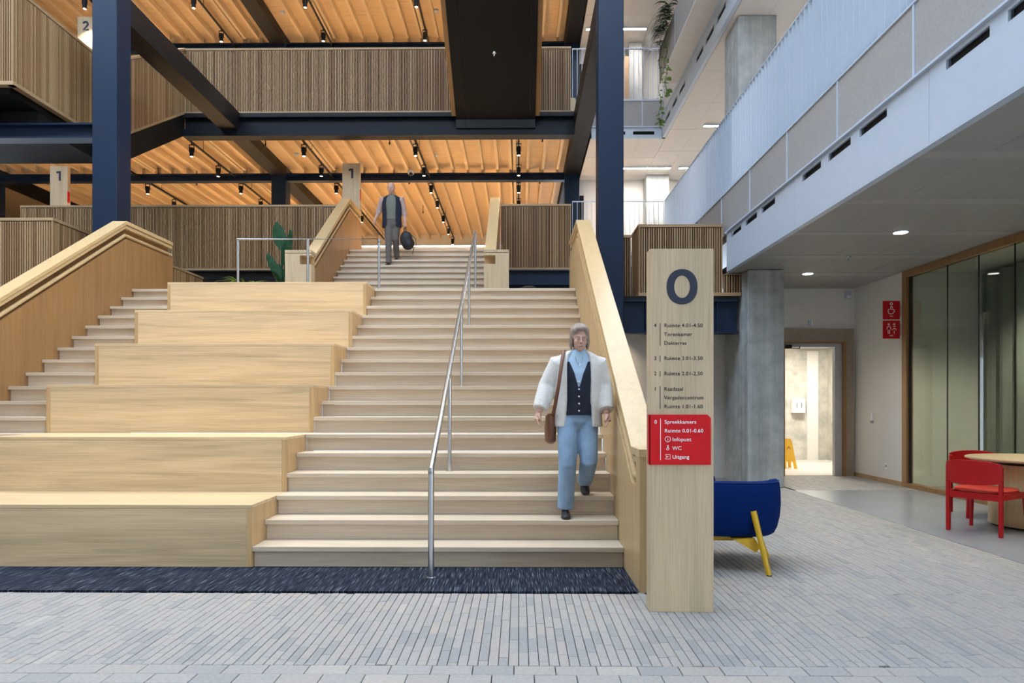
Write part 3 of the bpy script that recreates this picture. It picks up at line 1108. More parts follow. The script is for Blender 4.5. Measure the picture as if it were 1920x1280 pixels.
def soffit(name_label, x0, x1, y0, y1, z, mat=M_CEILP, ext=0.0):
    c = solo('ceiling', B(x0, x1 + ext, y0, y1 + ext, z + 0.02, z + 0.12), M_BLACK, name_label, 'ceiling', kind='structure')
    co = worldloc(c)
    cache = {}
    y = y0
    while y < y1 - 0.1:
        ya, yb = y, min(y + 1.345, y1)
        n = max(1, round((x1 - x0) / 0.57))
        w = (x1 - x0) / n
        for i in range(n):
            key = (round(yb - ya, 3))
            if key not in cache:
                cache[key] = B(-w / 2 + 0.002, w / 2 - 0.002, -(yb - ya - 0.17) / 2, (yb - ya - 0.17) / 2, 0, 0.018).mesh('ceiling_panel', mat)
            o = bpy.data.objects.new('ceiling_panel', cache[key])
            COL.objects.link(o)
            o.parent = c
            o.location = Vector((x0 + (i + 0.5) * w, (ya + yb - 0.17) / 2, z)) - co
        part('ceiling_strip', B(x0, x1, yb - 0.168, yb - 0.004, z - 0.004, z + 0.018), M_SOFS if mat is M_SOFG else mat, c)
        y += 1.345
    return c


soffit('panelled soffit under the wing balcony, coloured darker for shade', XF + 0.075, 6.15, 0.5, 12.58, ZS, M_SOFG, 0.12)
soffit('white panelled ceiling of the wing on the first floor', XF + 0.075, 9.0, 2.0, 18.75, 7.44)
soffit('white panelled ceiling of the back gallery on the first floor', 1.66, XF + 0.073, 15.85, 18.75, 7.44)
soffit('white panelled ceiling of the wing on the second floor', XF + 0.02, 9.0, 9.0, 18.75, 10.99)
soffit('white panelled ceiling of the back gallery on the second floor', 1.66, XF + 0.018, 15.85, 18.75, 10.99)
solo('floor', B(XF + 0.14, 9.0, 0.5, 18.75, 4.0, 4.85), M_RESINL, 'first floor slab of the side wing', 'floor', kind='structure')
solo('floor', B(1.66, XF + 0.13, 15.95, 18.75, 4.0, 4.85), M_RESINL, 'first floor slab of the back gallery', 'floor', kind='structure')
solo('floor', B(XF + 0.14, 9.0, 0.5, 18.75, 7.65, 8.42), M_RESINL, 'second floor slab of the side wing', 'floor', kind='structure')
solo('floor', B(1.66, XF + 0.13, 15.95, 18.75, 7.65, 8.42), M_RESINL, 'second floor slab of the back gallery', 'floor', kind='structure')
solo('roof_slab', B(XF + 0.02, 9.0, 0.5, 18.75, 11.2, 11.6), M_WALL, 'roof slab over the side wing', 'roof', kind='structure')
solo('roof_slab', B(1.66, XF + 0.018, 15.85, 18.75, 11.2, 11.6), M_WALL, 'roof slab over the back gallery', 'roof', kind='structure')
solo('roof_slab', B(XW0, 1.30, YP + 0.14, YB, 11.55, 11.9), M_WALL, 'roof slab over the timber galleries', 'roof', kind='structure')
solo('wall_wing_back', B(1.66, 9.0, 18.76, 18.96, LAND, 14), M_WALL, 'white back wall behind the pale balcony railing', 'wall', kind='structure')
solo('wall_wing_side', B(9.01, 9.2, 0.5, 18.75, 4.0, 14), M_WALL, 'white outer wall of the side wing', 'wall', kind='structure')


def fascia(label, along, fixed, a0, a1, z0, z1, zs_, nslot_start, phase=0.0, flip=1):
    """white fascia with letterbox slots; along 'Y' (wing, facing -X) or 'X' (back, facing -Y)"""
    loc = (fixed, (a0 + a1) / 2, z0) if along == 'Y' else ((a0 + a1) / 2, fixed, z0)
    t = thing('balcony_fascia', label, 'fascia', loc)
    d = 0.02

    def bx(mb, s0, s1, za, zb, o0=0.0, o1=d):
        if along == 'Y':
            return mb.box(fixed + o0, fixed + o1, s0, s1, za, zb)
        return mb.box(s0, s1, fixed + o0, fixed + o1, za, zb)
    edges = []
    s = a1
    while s > a0 + 0.05:
        edges.append((max(a0, s - 2.68), s))
        s -= 2.68
    for s0, s1 in edges:
        mb = MB()
        zb, zt_ = zs_
        bx(mb, s0 + 0.002, s1 - 0.002, z0, zb)
        bx(mb, s0 + 0.002, s1 - 0.002, zt_, z1)
        cur = s1 - 0.002
        k = 0
        slots = []
        while True:
            b_ = s1 - phase - k * 0.67
            a_ = b_ - 0.49
            if a_ < s0 + 0.05:
                break
            slots.append((a_, b_))
            bx(mb, b_, cur, zb, zt_)
            cur = a_
            k += 1
        if cur > s0 + 0.003:
            bx(mb, s0 + 0.002, cur, zb, zt_)
        fp = part('fascia_panel', mb, M_WHITE, t)
        for a_, b_ in slots:
            part('slot', bx(MB(), a_ - 0.01, b_ + 0.01, zb - 0.01, zt_ + 0.01, 0.045, 0.06), M_BACK, fp)
    part('top_ledge', bx(MB(), a0, a1, z1 + 0.001, z1 + 0.022, -0.035, 0.10), M_WHITE, t)
    part('bottom_trim', bx(MB(), a0, a1, z0 - 0.018, z0 - 0.001, 0.0, 0.072), M_WHITE, t)
    return t


def railing(label, along, fixed, a0, a1, zp0, zp1, ztop, posts, fin=0.05, gap=0.11, planter=False):
    loc = (fixed, (a0 + a1) / 2, zp0) if along == 'Y' else ((a0 + a1) / 2, fixed, zp0)
    t = thing('balcony_railing', label, 'railing', loc)

    def bx(s0, s1, o0, o1, za, zb):
        if along == 'Y':
            return B(fixed + o0, fixed + o1, s0, s1, za, zb)
        return B(s0, s1, fixed + o0, fixed + o1, za, zb)
    ps = sorted(posts)
    for p in ps:
        part('post', bx(p - 0.012, p + 0.012, 0.0, 0.045, zp0, zp1), M_WHITE, t)
    ed = sorted(set([a0] + [p for p in ps if a0 < p < a1] + [a1]))
    for s0, s1 in zip(ed[:-1], ed[1:]):
        part('infill_panel', bx(s0 + 0.014, s1 - 0.014, 0.012, 0.03, zp0 + 0.005, zp1 - 0.012), M_GREYP, t)
    part('mid_rail', bx(a0, a1, -0.004, 0.05, zp1 - 0.012, zp1 + 0.006), M_WHITE, t)
    if ztop:
        part('top_rail', bx(a0, a1, 0.0, fin, ztop - 0.014, ztop), M_WHITE, t)
        n = int((a1 - a0) / gap)
        me = None
        off = worldloc(t)
        for i in range(n + 1):
            s = a0 + 0.005 + i * (a1 - a0 - 0.01) / n
            if me is None:
                if along == 'Y':
                    me = B(0, fin, -0.004, 0.004, 0, ztop - zp1 - 0.021).mesh('baluster', M_WHITE)
                else:
                    me = B(-0.005, 0.005, 0, fin * 0.5, 0, ztop - zp1 - 0.021).mesh('baluster', M_WHITE)
            o = bpy.data.objects.new('baluster', me)
            COL.objects.link(o)
            o.parent = t
            o.location = Vector((fixed, s, zp1 + 0.0065) if along == 'Y' else (s, fixed, zp1 + 0.0065)) - off
    return t


YF = 10.90
fascia('white fascia with dark slots along the near wing balcony', 'Y', XF, 1.2, YF, ZS, 4.03, (3.915, 3.995), 0, 0.22)
posts = [12.78, 11.37, 9.98, 8.60, 7.24, 5.85, 4.46, 3.07, 1.69]
railing('white finned balcony railing with grey panels along the near wing', 'Y', XF + 0.05, 1.2, 15.78, 4.06, 4.75, 6.0, posts + [14.2], 0.065, 0.118)
part_rail = railing('white barred railing of the back gallery on the first floor', 'X', 15.80, 1.24, XF + 0.04, 4.1, 4.75, 6.0, [1.3, 2.4])
railing('white barred railing of the back gallery on the second floor', 'X', 15.80, 1.24, XF + 0.02, 7.72, 8.32, 9.53, [1.3, 2.85])
fascia('white slotted fascia of the back gallery on the second floor', 'X', 15.78, 1.68, XF, 7.46, 7.68, (7.52, 7.60), 0, 0.18)
fascia('white slotted fascia of the wing on the second floor', 'Y', XF, 6.0, 15.76, 7.46, 7.92, (7.66, 7.76), 0, 0.3)
solo('wall_parapet', B(XF + 0.03, XF + 0.09, 6.0, 15.76, 7.95, 8.9), M_CEILP, 'solid pale parapet of the wing on the second floor behind the planter', 'wall', kind='structure')
# black shadow gap between soffit and fascia is the open joint between trim and panels

# planter on the second floor
XPn = 2.90
t = thing('balcony_planter', 'long grey planter overhanging the second floor balcony, full of trailing plants', 'planter', (3.1, 10, 7.9))
part('soffit_panel', B(XPn, XF - 0.036, 6.0, 14.1, 7.92, 7.95), M_CEILP, t)
ye_ = 14.1
while ye_ > 6.1:
    part('front_panel', B(XPn, XPn + 0.02, max(6.0, ye_ - 1.39) + 0.008, ye_ - 0.008, 7.951, 8.62), M_GREYP, t)
    part('post', B(XPn - 0.004, XPn + 0.02, ye_ - 0.0075, ye_ + 0.0075, 7.951, 8.62), M_WHITE, t)
    ye_ -= 1.39
part('end_panel', B(XPn + 0.021, XF + 0.028, 14.08, 14.1, 7.951, 8.62), M_CEILP, t)
part('soil', B(XPn + 0.021, XF + 0.028, 6.0, 14.079, 8.3, 8.55), M_POT, t)

rnd = random.Random(3)
tp = thing('trailing_plant', 'dark green drooping plant spilling over the planter at the top of the picture', 'plant', (XPn, 13.4, 8.55))
for i in range(120):
    y = rnd.uniform(12.9, 14.0)
    a = rnd.uniform(-1.2, 0.7)
    br = (rnd.random() < 0.14)
    mb = MB().leaf((XPn + rnd.uniform(-0.05, 0.15), y, 8.60 + rnd.uniform(0, 0.45)), (-1, a, rnd.uniform(0.0, 0.9)), (0, 1, 0.3), rnd.uniform(0.30, 0.50), rnd.uniform(0.07, 0.13), rnd.uniform(0.8, 1.5), 6, 0.05)
    part('leaf', mb, M_LEAFL if br else M_LEAFD, tp, smooth=True)
for vi, (yv, z1, lb) in enumerate(((13.75, 6.85, 'thin vine hanging lowest from the planter, in front of the slotted fascia'), (13.2, 7.25, 'shorter thin vine hanging beside the lowest one'))):
    tv = thing('hanging_vine', lb, 'vine', (XPn - 0.05, yv, z1))
    xv = XPn - 0.06
    pth = [(xv + 0.08, yv, 8.60), (xv, yv, 8.62)] + [(xv + 0.025 * math.sin(q * 1.3 + vi), yv + 0.03 * math.sin(q * 0.9), 8.55 - q * (8.55 - z1) / 16) for q in range(17)]
    part('stem', MB().tube(pth, 0.006, 5), M_STEM, tv)
    mb = MB()
    for q in range(52):
        f = rnd.random() ** 0.7
        z = 8.6 - f * (8.6 - z1)
        s = rnd.uniform(0.022, 0.04) * (2.0 if z < z1 + 0.55 else 1.0)
        ang = rnd.uniform(0, 6.28)
        if rnd.random() < 0.4 and z > z1 + 0.7:
            continue
        mb.leaf((xv + 0.02 * math.cos(ang), yv, z), (math.cos(ang), 0.6 * math.sin(ang), 0.1), (math.sin(ang), -math.cos(ang), 0.3), s * 1.5, s * 1.4, 0.5, 4)
    part('leaves', mb, M_LEAFV, tv, smooth=True, kind='stuff')

# lamps on wing ceilings
for x0, x1, y, z, lb in ((2.66, 3.92, 17.7, 7.435, 'white line lamp under the first floor ceiling behind the right column'), (4.15, 4.6, 17.7, 7.435, 'short white line lamp further right under the first floor ceiling'),
                         (4.06, 4.9, 15.0, 7.435, 'white line lamp nearer the viewer under the first floor ceiling'), (2.66, 3.28, 17.6, 10.985, 'white line lamp under the second floor ceiling'),
                         (1.75, 1.95, 17.6, 10.985, 'short white line lamp left of the right column on the second floor'), (5.5, 6.7, 12.0, 7.435, 'white line lamp over the wing walkway'), (5.5, 6.7, 9.0, 7.435, 'white line lamp furthest forward over the wing walkway')):
    t = thing('line_lamp', lb, 'lamp', ((x0 + x1) / 2, y, z - 0.04), 'white ceiling line lamps')
    part('housing', B(x0 - 0.01, x1 + 0.01, y - 0.04, y + 0.04, z - 0.0385, z - 0.004), M_WHITE, t)
    part('diffuser', B(x0, x1, y - 0.033, y + 0.033, z - 0.0405, z - 0.0386), M_LINE, t)

# concrete pillars
t = thing('concrete_pillar', 'board marked concrete pillar under the wing balcony', 'pillar', (3.86, 11.0, 0))
part('shaft', B(3.60, 4.17, 10.76, 11.95, 0, ZS - 0.006), M_CONC, t, bevel=0.012)
part('skirting', B(4.171, 4.19, 10.9, 11.95, 0, 0.07), M_TRIM, t)
solo('concrete_pillar', B(3.46, 4.06, 10.78, 11.5, 4.85, 7.434), M_CONC, 'board marked concrete pillar behind the finned railing', 'pillar', bevel=0.01)
solo('concrete_pillar', B(3.42, 4.02, 18.3, 18.75, 4.85, 7.434), M_CONC, 'far concrete pillar against the white back wall on the first floor', 'pillar')
solo('concrete_pillar', B(2.95, 3.3, 18.3, 18.75, 8.42, 10.98), M_CONC, 'far concrete pillar behind the second floor railing', 'pillar')

# things behind the second floor railing
t = thing('glazed_panel', 'pale blue glazed panel behind the second floor railing', 'window', (2.15, 18.7, 8.42))
part('pane', B(2.2, 2.55, 18.70, 18.75, 8.42, 9.9), plain('pale_blue_glass', (0.30, 0.42, 0.52), 0.2), t)
part('frame', B(2.14, 2.2, 18.69, 18.755, 8.42, 9.95).box(2.55, 2.6, 18.69, 18.755, 8.42, 9.95), M_WHITE, t)
t = thing('timber_screen', 'narrow timber screen behind the second floor railing', 'screen', (2.9, 18.1, 8.42))
part('board', B(2.72, 2.9, 17.9, 17.98, 8.42, 10.4), M_TRIM, t)
t = thing('dark_doorway', 'dark doorway left of the right column on the second floor', 'door', (1.75, 18.7, 8.42))
part('opening', B(1.66, 1.92, 18.70, 18.755, 8.42, 10.6), M_BLACK, t)
t = thing('dark_doorway', 'dark doorway left of the right column on the first floor', 'door', (1.75, 18.7, 4.85))
part('opening', B(1.66, 1.78, 18.70, 18.755, 4.85, 7.0), M_BLACK, t)
t = thing('tilted_picture', 'orange figure picture leaning behind the second floor railing', 'picture', (2.45, 17.0, 8.42))
part('board', B(2.30, 2.42, 17.0, 17.04, 8.42, 9.35), plain('terracotta_print', (0.45, 0.16, 0.07), 0.6), t)

# ------------------------------------------------------------------ ground floor right: walls, door, glass
solo('wall_under_landing', B(1.08, 4.0, 12.2, 12.35, 0, LAND - 0.302), M_WALL, 'pale wall under the landing behind the floor sign', 'wall', kind='structure')
YD = 12.58
mb = B(3.9, 4.86, YD, YD + 0.14, 0, ZS + 0.0195).box(5.93, 6.16, YD, YD + 0.14, 0, ZS + 0.0195).box(4.86, 5.93, YD, YD + 0.14, 2.46, ZS + 0.0195)
solo('wall_back_right', mb, M_WALL, 'pale wall around the bright doorway', 'wall', kind='structure')
solo('wall_right', B(6.16, 6.30, 10.99, YD + 0.14, 0, ZS + 0.0195), M_WALL, 'pale wall carrying the red toilet signs', 'wall', kind='structure')
solo('baseboard_right', B(6.140, 6.159, 10.99, YD - 0.01, 0, 0.07), M_TRIM, 'oak skirting under the red toilet signs', 'skirting', kind='structure')
t = thing('door_1', 'bright open doorway framed in oak at the back right', 'door', (5.36, YD, 0), kind='structure')
part('surround', B(4.2, 6.12, YD - 0.06, YD - 0.001, 2.45, 2.69), plain('taupe_panel', (0.33, 0.27, 0.21), 0.6), t)
part('surround', B(5.98, 6.12, YD - 0.06, YD - 0.001, 0, 2.449), MATS['taupe_panel'], t)
part('frame', B(5.93, 5.979, YD - 0.075, YD + 0.1, 0, 2.449), M_BALX, t)
part('frame', B(4.82, 5.929, YD - 0.075, YD + 0.1, 2.425, 2.449), M_BALX, t)
part('frame', B(4.82, 4.86, YD - 0.075, YD + 0.1, 0, 2.424), M_BALX, t)
part('jamb', B(5.80, 5.929, YD + 0.0, YD + 0.10, 0, 2.36), plain('grey_jamb', (0.45, 0.46, 0.48), 0.5), t)
part('jamb', B(4.861, 5.929, YD + 0.0, YD + 0.10, 2.361, 2.424), MATS['grey_jamb'], t)
part('door_closer', B(4.88, 5.0, YD - 0.04, YD - 0.001, 2.33, 2.40), M_BLACK, t)
part('closer_arm', MB().tube([(4.98, YD - 0.03, 2.34), (5.13, YD - 0.06, 2.33), (5.15, YD - 0.03, 2.37)], 0.008, 6), M_BLACK, t)
# toilet lobby behind
XA, XB2, YA, YB2 = 4.3, 7.2, YD + 0.15, 16.0
mb = B(XA - 0.1, XA, YA, YB2, 0, 2.6).box(XB2, XB2 + 0.1, YA, YB2, 0, 2.6).box(XA - 0.1, XB2 + 0.1, YB2, YB2 + 0.1, 0, 2.6)
solo('wall_lobby', mb, M_CONCL, 'bright concrete walls of the toilet lobby', 'wall', kind='structure')
solo('wall_lobby_pier', B(6.72, 6.98, YB2 - 0.03, YB2 - 0.001, 0, 2.54), M_WALL, 'white strip on the far lobby wall', 'wall', kind='structure')
solo('floor', B(XA, XB2, YD + 0.01, YB2, -0.011, 0.004), plain('pale_lobby_floor', (0.62, 0.60, 0.56), 0.4), 'pale floor of the toilet lobby', 'floor', kind='structure')
c = solo('ceiling', B(XA - 0.1, XB2 + 0.1, YA, YB2 + 0.1, 2.605, 2.7), M_WALL, 'white ceiling of the toilet lobby', 'ceiling', kind='structure')
t = thing('ceiling_lamp', 'square ceiling lamp in the toilet lobby', 'lamp', (6.0, 14.6, 2.57))
part('frame', B(5.4, 6.6, 14.3, 14.9, 2.585, 2.604), M_WHITE, t)
part('diffuser', B(5.42, 6.58, 14.32, 14.88, 2.575, 2.5845), emit('lobby_lamp', (1.0, 0.93, 0.80), 48), t)
t = thing('towel_dispenser', 'white towel dispenser on the lobby wall', 'dispenser', (6.45, 15.9, 1.08))
part('body', B(6.34, 6.63, 15.84, 15.999, 1.10, 1.43), M_LETW, t, bevel=0.015)
part('slot', B(6.42, 6.435, 15.835, 15.8395, 1.22, 1.34), M_BLACK, t)
part('slot', B(6.53, 6.545, 15.835, 15.8395, 1.22, 1.34), M_BLACK, t)
t = thing('wet_floor_sign', 'yellow folding wet floor sign inside the bright doorway', 'sign', (5.49, 14.0, 0.004))


def aboard(y_t, y_b, sgn):
    mb = MB()
    # tapered panel with a cut-out between two feet
    fr = [(-0.14, 0.0), (-0.08, 0.0), (-0.06, 0.14), (0.06, 0.14), (0.08, 0.0), (0.14, 0.0), (0.085, 0.56), (0.05, 0.60), (-0.05, 0.60), (-0.085, 0.56)]
    return mb.prism(fr, lambda u, v, w: (5.60 + w + (u * 0.0), 0, 0), 0, 1) if False else mb.prism(fr, lambda u, v, w: (5.49 + u, y_b + (y_t - y_b) * v / 0.6 + w, 0.004 + v), 0, 0.012)


part('panel', aboard(14.0, 13.85, 1), M_YSIGN, t)
part('panel', aboard(14.014, 14.16, 1), M_YSIGN, t)
mb = MB()
stroke(mb, [(5.46, 0.40), (5.49, 0.45), (5.52, 0.40)], 0.012, 13.925, 13.93)
part('pictogram', mb, M_BLACK, t)

# glass partition
XG = 6.16
t = thing('window_1', 'tall dark glazed partition beside the red chairs', 'window', (XG, 8, 0), kind='structure')
part('frame', B(XG - 0.03, XG + 0.08, 10.86, 10.985, 0, ZS - 0.006), M_BALX, t)
part('frame', B(XG - 0.03, XG + 0.08, 1.0, 10.859, ZS - 0.11, ZS - 0.006), M_BALX, t)
part('frame', B(XG - 0.03, XG + 0.08, 1.0, 10.859, 0, 0.07), M_BALX, t)
part('dark_gasket', B(XG + 0.01, XG + 0.03, 10.80, 10.859, 0.071, ZS - 0.111), M_BACK, t)
mul_y = [10.80, 9.90, 9.23, 8.56, 7.89, 7.22, 6.55, 5.88, 5.2, 4.5, 3.8]
for a, b in zip(mul_y[1:], mul_y[:-1]):
    part('pane', B(XG + 0.015, XG + 0.027, a + 0.004, b - 0.004, 0.071, ZS - 0.111), M_GLASS, t)
    part('joint', B(XG + 0.013, XG + 0.029, a - 0.0035, a + 0.0035, 0.071, ZS - 0.111), M_BACK, t)
M_CURT = plain('grey_green_curtain', (0.27, 0.29, 0.26), 0.9, 0, 0.05, 3)
mb = MB()
pts = []
n = 160
for i in range(n + 1):
    y = 1.0 + i * 9.95 / n
    pts.append((7.35 + 0.035 * math.sin(i * 1.15) + 0.015 * math.sin(i * 0.37), y))
for (xa, ya), (xb, yb) in zip(pts[:-1], pts[1:]):
    mb.add([(xa, ya, 0.02), (xb, yb, 0.02), (xb, yb, 3.38), (xa, ya, 3.38)], [(0, 1, 2, 3)])
solo('curtain', mb, M_CURT, 'grey green curtain hanging inside the glazed partition', 'curtain', smooth=True)
solo('wall_room', B(6.30, 7.9, 10.995, 11.1, 0, ZS).box(7.9, 8.0, 1.0, 11.1, 0, ZS), M_WALL, 'end wall of the room behind the glazed partition', 'wall', kind='structure')
solo('floor', B(6.24, 7.9, 1.0, 10.99, -0.011, 0.0), M_RESIN, 'floor of the room behind the glazed partition', 'floor', kind='structure')
solo('ceiling', B(6.26, 8.0, 1.0, 11.1, ZS + 0.001, ZS + 0.1), M_CEILP, 'ceiling of the room behind the glazed partition', 'ceiling', kind='structure')
for y in (9.0, 6.5):
    t = thing('downlight', 'downlight inside the glazed room, %s' % ('further back' if y > 8 else 'nearer the viewer'), 'downlight', (6.75, y, ZS - 0.02))
    part('lens', MB().cyl((6.75, y, ZS - 0.012), 0.07, 0.010, 16), M_DOWN, t)
    ld = bpy.data.lights.new('spot_light', 'SPOT')
    ld.energy = 420
    ld.color = (1, 0.9, 0.75)
    ld.spot_size = math.radians(120)
    ld.spot_blend = 0.7
    ld.shadow_soft_size = 0.06
    lo = bpy.data.objects.new('spot_light', ld)
    COL.objects.link(lo)
    lo.parent = t
    lo.location = (0, 0, -0.02)

# soffit fittings
for y, lb in ((8.41, 'round downlight in the wing soffit nearer the viewer'), (11.1, 'round downlight in the wing soffit near the bright doorway'), (5.72, 'round downlight in the wing soffit, foremost of the row')):
    t = thing('downlight', lb, 'downlight', (4.68, y, ZS - 0.02))
    part('rim', MB().lathe((4.68, y, ZS - 0.012), [(0.088, 0.0), (0.092, 0.006), (0.092, 0.0105)], 24), M_WHITE, t, smooth=True)
    part('lens', MB().cyl((4.68, y, ZS - 0.016), 0.078, 0.0035, 24), M_DOWN, t)
    ld = bpy.data.lights.new('spot_light', 'SPOT')
    ld.energy = 125
    ld.color = (1, 0.92, 0.82)
    ld.spot_size = math.radians(110)
    ld.spot_blend = 0.8
    ld.shadow_soft_size = 0.07
    lo = bpy.data.objects.new('spot_light', ld)
    COL.objects.link(lo)
    lo.parent = t
    lo.location = (0, 0, -0.01)
t = thing('sprinkler_head', 'chrome sprinkler head in the wing soffit between the two downlights', 'sprinkler', (4.73, 9.84, ZS - 0.06))
part('rose', MB().lathe((4.73, 9.84, ZS - 0.014), [(0.03, 0.0), (0.042, 0.0135)], 16), M_INOX, t, smooth=True)
part('nozzle', MB().cyl((4.73, 9.84, ZS - 0.055), 0.010, 0.04, 8), M_INOX, t)
part('deflector', MB().cyl((4.73, 9.84, ZS - 0.060), 0.026, 0.004, 12), M_INOX, t)
t = thing('motion_sensor', 'small white motion sensor high in the corner above the doorway', 'sensor', (6.0, YD - 0.05, 3.2))
part('body', B(5.97, 6.06, YD - 0.07, YD - 0.001, 3.24, 3.38), M_WHITE, t, bevel=0.01)
part('lens', B(5.985, 6.045, YD - 0.085, YD - 0.0705, 3.245, 3.29), M_LETW, t, bevel=0.008)
t = thing('wall_sensor', 'small white box on the wall above the doorway', 'sensor', (5.35, YD - 0.03, 2.78))
part('body', B(5.31, 5.35, YD - 0.03, YD - 0.001, 2.76, 2.85), M_WHITE, t, bevel=0.004)
part('cover', B(5.353, 5.385, YD - 0.03, YD - 0.001, 2.76, 2.85), M_LETW, t, bevel=0.004)
t = thing('card_reader', 'slim white card reader on the wall below the red signs', 'switch', (6.15, 11.93, 1.0))
part('body', B(6.135, 6.159, 11.90, 11.97, 1.03, 1.17), M_LETW, t, bevel=0.004)
part('base', B(6.13, 6.159, 11.905, 11.965, 0.985, 1.028), M_GREYP, t)
t = thing('wall_socket', 'white wall socket low on the wall below the red signs', 'socket', (6.15, 11.48, 0.2))
part('plate', B(6.148, 6.159, 11.44, 11.53, 0.22, 0.33), M_LETW, t, bevel=0.003)
part('outlet', B(6.143, 6.1475, 11.465, 11.505, 0.26, 0.30), M_GREYP, t)


def wheelchair(mb, cx, cz, s, y0, y1, w):
    stroke(mb, arc(cx + 0.02 * s, cz + 0.36 * s, 0.075 * s, 0, 360, 16)[:-1], w, y0, y1, True)
    stroke(mb, [(cx - 0.03 * s, cz - 0.0 * s), (cx - 0.03 * s, cz + 0.12 * s)] + arc(cx + 0.03 * s, cz + 0.14 * s, 0.06 * s, 180, 0, 10) + [(cx + 0.09 * s, cz + 0.08 * s)], w, y0, y1)
    stroke(mb, arc(cx, cz - 0.12 * s, 0.18 * s, 130, 350, 20), w, y0, y1)
    stroke(mb, [(cx - 0.02 * s, cz - 0.0 * s), (cx + 0.17 * s, cz - 0.0 * s), (cx + 0.22 * s, cz - 0.06 * s), (cx + 0.22 * s, cz - 0.17 * s)], w, y0, y1)
    return mb


ysg = 11.05
xs0, xs1 = (1652.5 - 972.5) * ysg / 1280, 6.135
for k, (v0, v1, lb) in enumerate(((565, 599, 'upper red flag sign with the wheelchair pictogram'), (601.5, 635, 'lower red flag sign with two standing figures'))):
    za, zb = CAM_H + (754.16 - v1) * ysg / 1280, CAM_H + (754.16 - v0) * ysg / 1280
    t = thing('toilet_sign', lb, 'sign', (xs1, ysg, za), 'red toilet signs')
    pl = part('plate', B(xs0, xs1, ysg, ysg + 0.02, za, zb), M_RED, t)
    part('wall_bracket', B(xs1 + 0.0005, 6.159, ysg + 0.002, ysg + 0.018, za + 0.05, zb - 0.05), M_INOX, t)
    cx = (xs0 + xs1) / 2
    mb = MB()
    s = zb - za
    if k == 0:
        wheelchair(mb, cx - 0.01, za + 0.54 * s, s * 0.85, ysg - 0.003, ysg - 0.0005, 0.011)
    else:
        for q, ox in enumerate((-0.15, 0.15)):
            fx = cx + ox * s
            stroke(mb, arc(fx, za + 0.79 * s, 0.045 * s, 0, 360, 14)[:-1], 0.010, ysg - 0.003, ysg - 0.0005, True)
            if q == 0:
                stroke(mb, [(fx - 0.10 * s, za + 0.50 * s)] + arc(fx, za + 0.57 * s, 0.10 * s, 170, 10, 8) + [(fx + 0.10 * s, za + 0.50 * s)], 0.011, ysg - 0.003, ysg - 0.0005)
                stroke(mb, [(fx - 0.04 * s, za + 0.47 * s), (fx - 0.04 * s, za + 0.26 * s)], 0.011, ysg - 0.003, ysg - 0.0005)
                stroke(mb, [(fx + 0.04 * s, za + 0.47 * s), (fx + 0.04 * s, za + 0.26 * s)], 0.011, ysg - 0.003, ysg - 0.0005)
            else:
                stroke(mb, [(fx - 0.07 * s, za + 0.66 * s), (fx + 0.07 * s, za + 0.66 * s)], 0.011, ysg - 0.003, ysg - 0.0005)
                stroke(mb, arc(fx, za + 0.43 * s, 0.12 * s, 160, 20, 10), 0.011, ysg - 0.003, ysg - 0.0005)
                stroke(mb, [(fx, za + 0.43 * s), (fx, za + 0.26 * s)], 0.011, ysg - 0.003, ysg - 0.0005)
    part('pictogram', mb, M_LETW, pl)
    text_part('lettering', 'WC', 0.034, M_LETW, pl, cx, ysg - 0.002, za + 0.035, 0.003, 0.0, 'CENTER')

# ------------------------------------------------------------------ floor sign in front of the balustrade
YPY = 4.39


def px(u):
    return (u - 972.5) * YPY / 1280


def pz(v):
    return CAM_H + (754.16 - v) * YPY / 1280


t = thing('floor_sign', 'tall oak floor sign with a large navy zero and a red panel', 'sign', (px(1277), YPY, 0))
PX0, PX1, PZ1 = px(1218), px(1337), pz(467)
part('body', B(PX0, PX1, YPY, YPY + 0.115, 0.0, PZ1), M_PYL, t, bevel=0.002)


def ring_digit(mb, cx, cz, rx, rz, ix, iz, y0, y1, n=48):
    o = [(cx + rx * math.copysign(abs(math.cos(a)) ** 0.92, math.cos(a)), cz + rz * math.copysign(abs(math.sin(a)) ** 0.92, math.sin(a))) for a in [2 * math.pi * i / n for i in range(n)]]
    q = [(cx + ix * math.cos(a), cz + iz * math.sin(a)) for a in [2 * math.pi * i / n for i in range(n)]]
    for i in range(n):
        j = (i + 1) % n
        mb.prism([o[i], o[j], q[j], q[i]], lambda u, v, w: (u, w, v), y0, y1)
    return mb


s_ = YPY / 1280
part('digit_zero', ring_digit(MB(), px(1278), pz(538), 28.8 * s_, 33 * s_, 14.8 * s_, 21 * s_, YPY - 0.003, YPY - 0.0003), M_NAVY, t)
LS = 0.0335


def line(num, txts, v0, mat, bar, yy, t):
    if num:
        text_part('lettering', num, LS, mat, t, px(1225.6), yy, pz(txts[0][1] + 3.4), 0.002, 0.0002, 'LEFT', 1.05)
    for body, v, u in txts:
        text_part('lettering', body, LS, mat, t, px(u), yy, pz(v + 3.4), 0.002, 0.0002, 'LEFT', 1.06)
    if bar:
        part('divider', B(px(1236.6), px(1237.6), yy - 0.001, yy + 0.0006, pz(bar[1]), pz(bar[0])), mat, t)


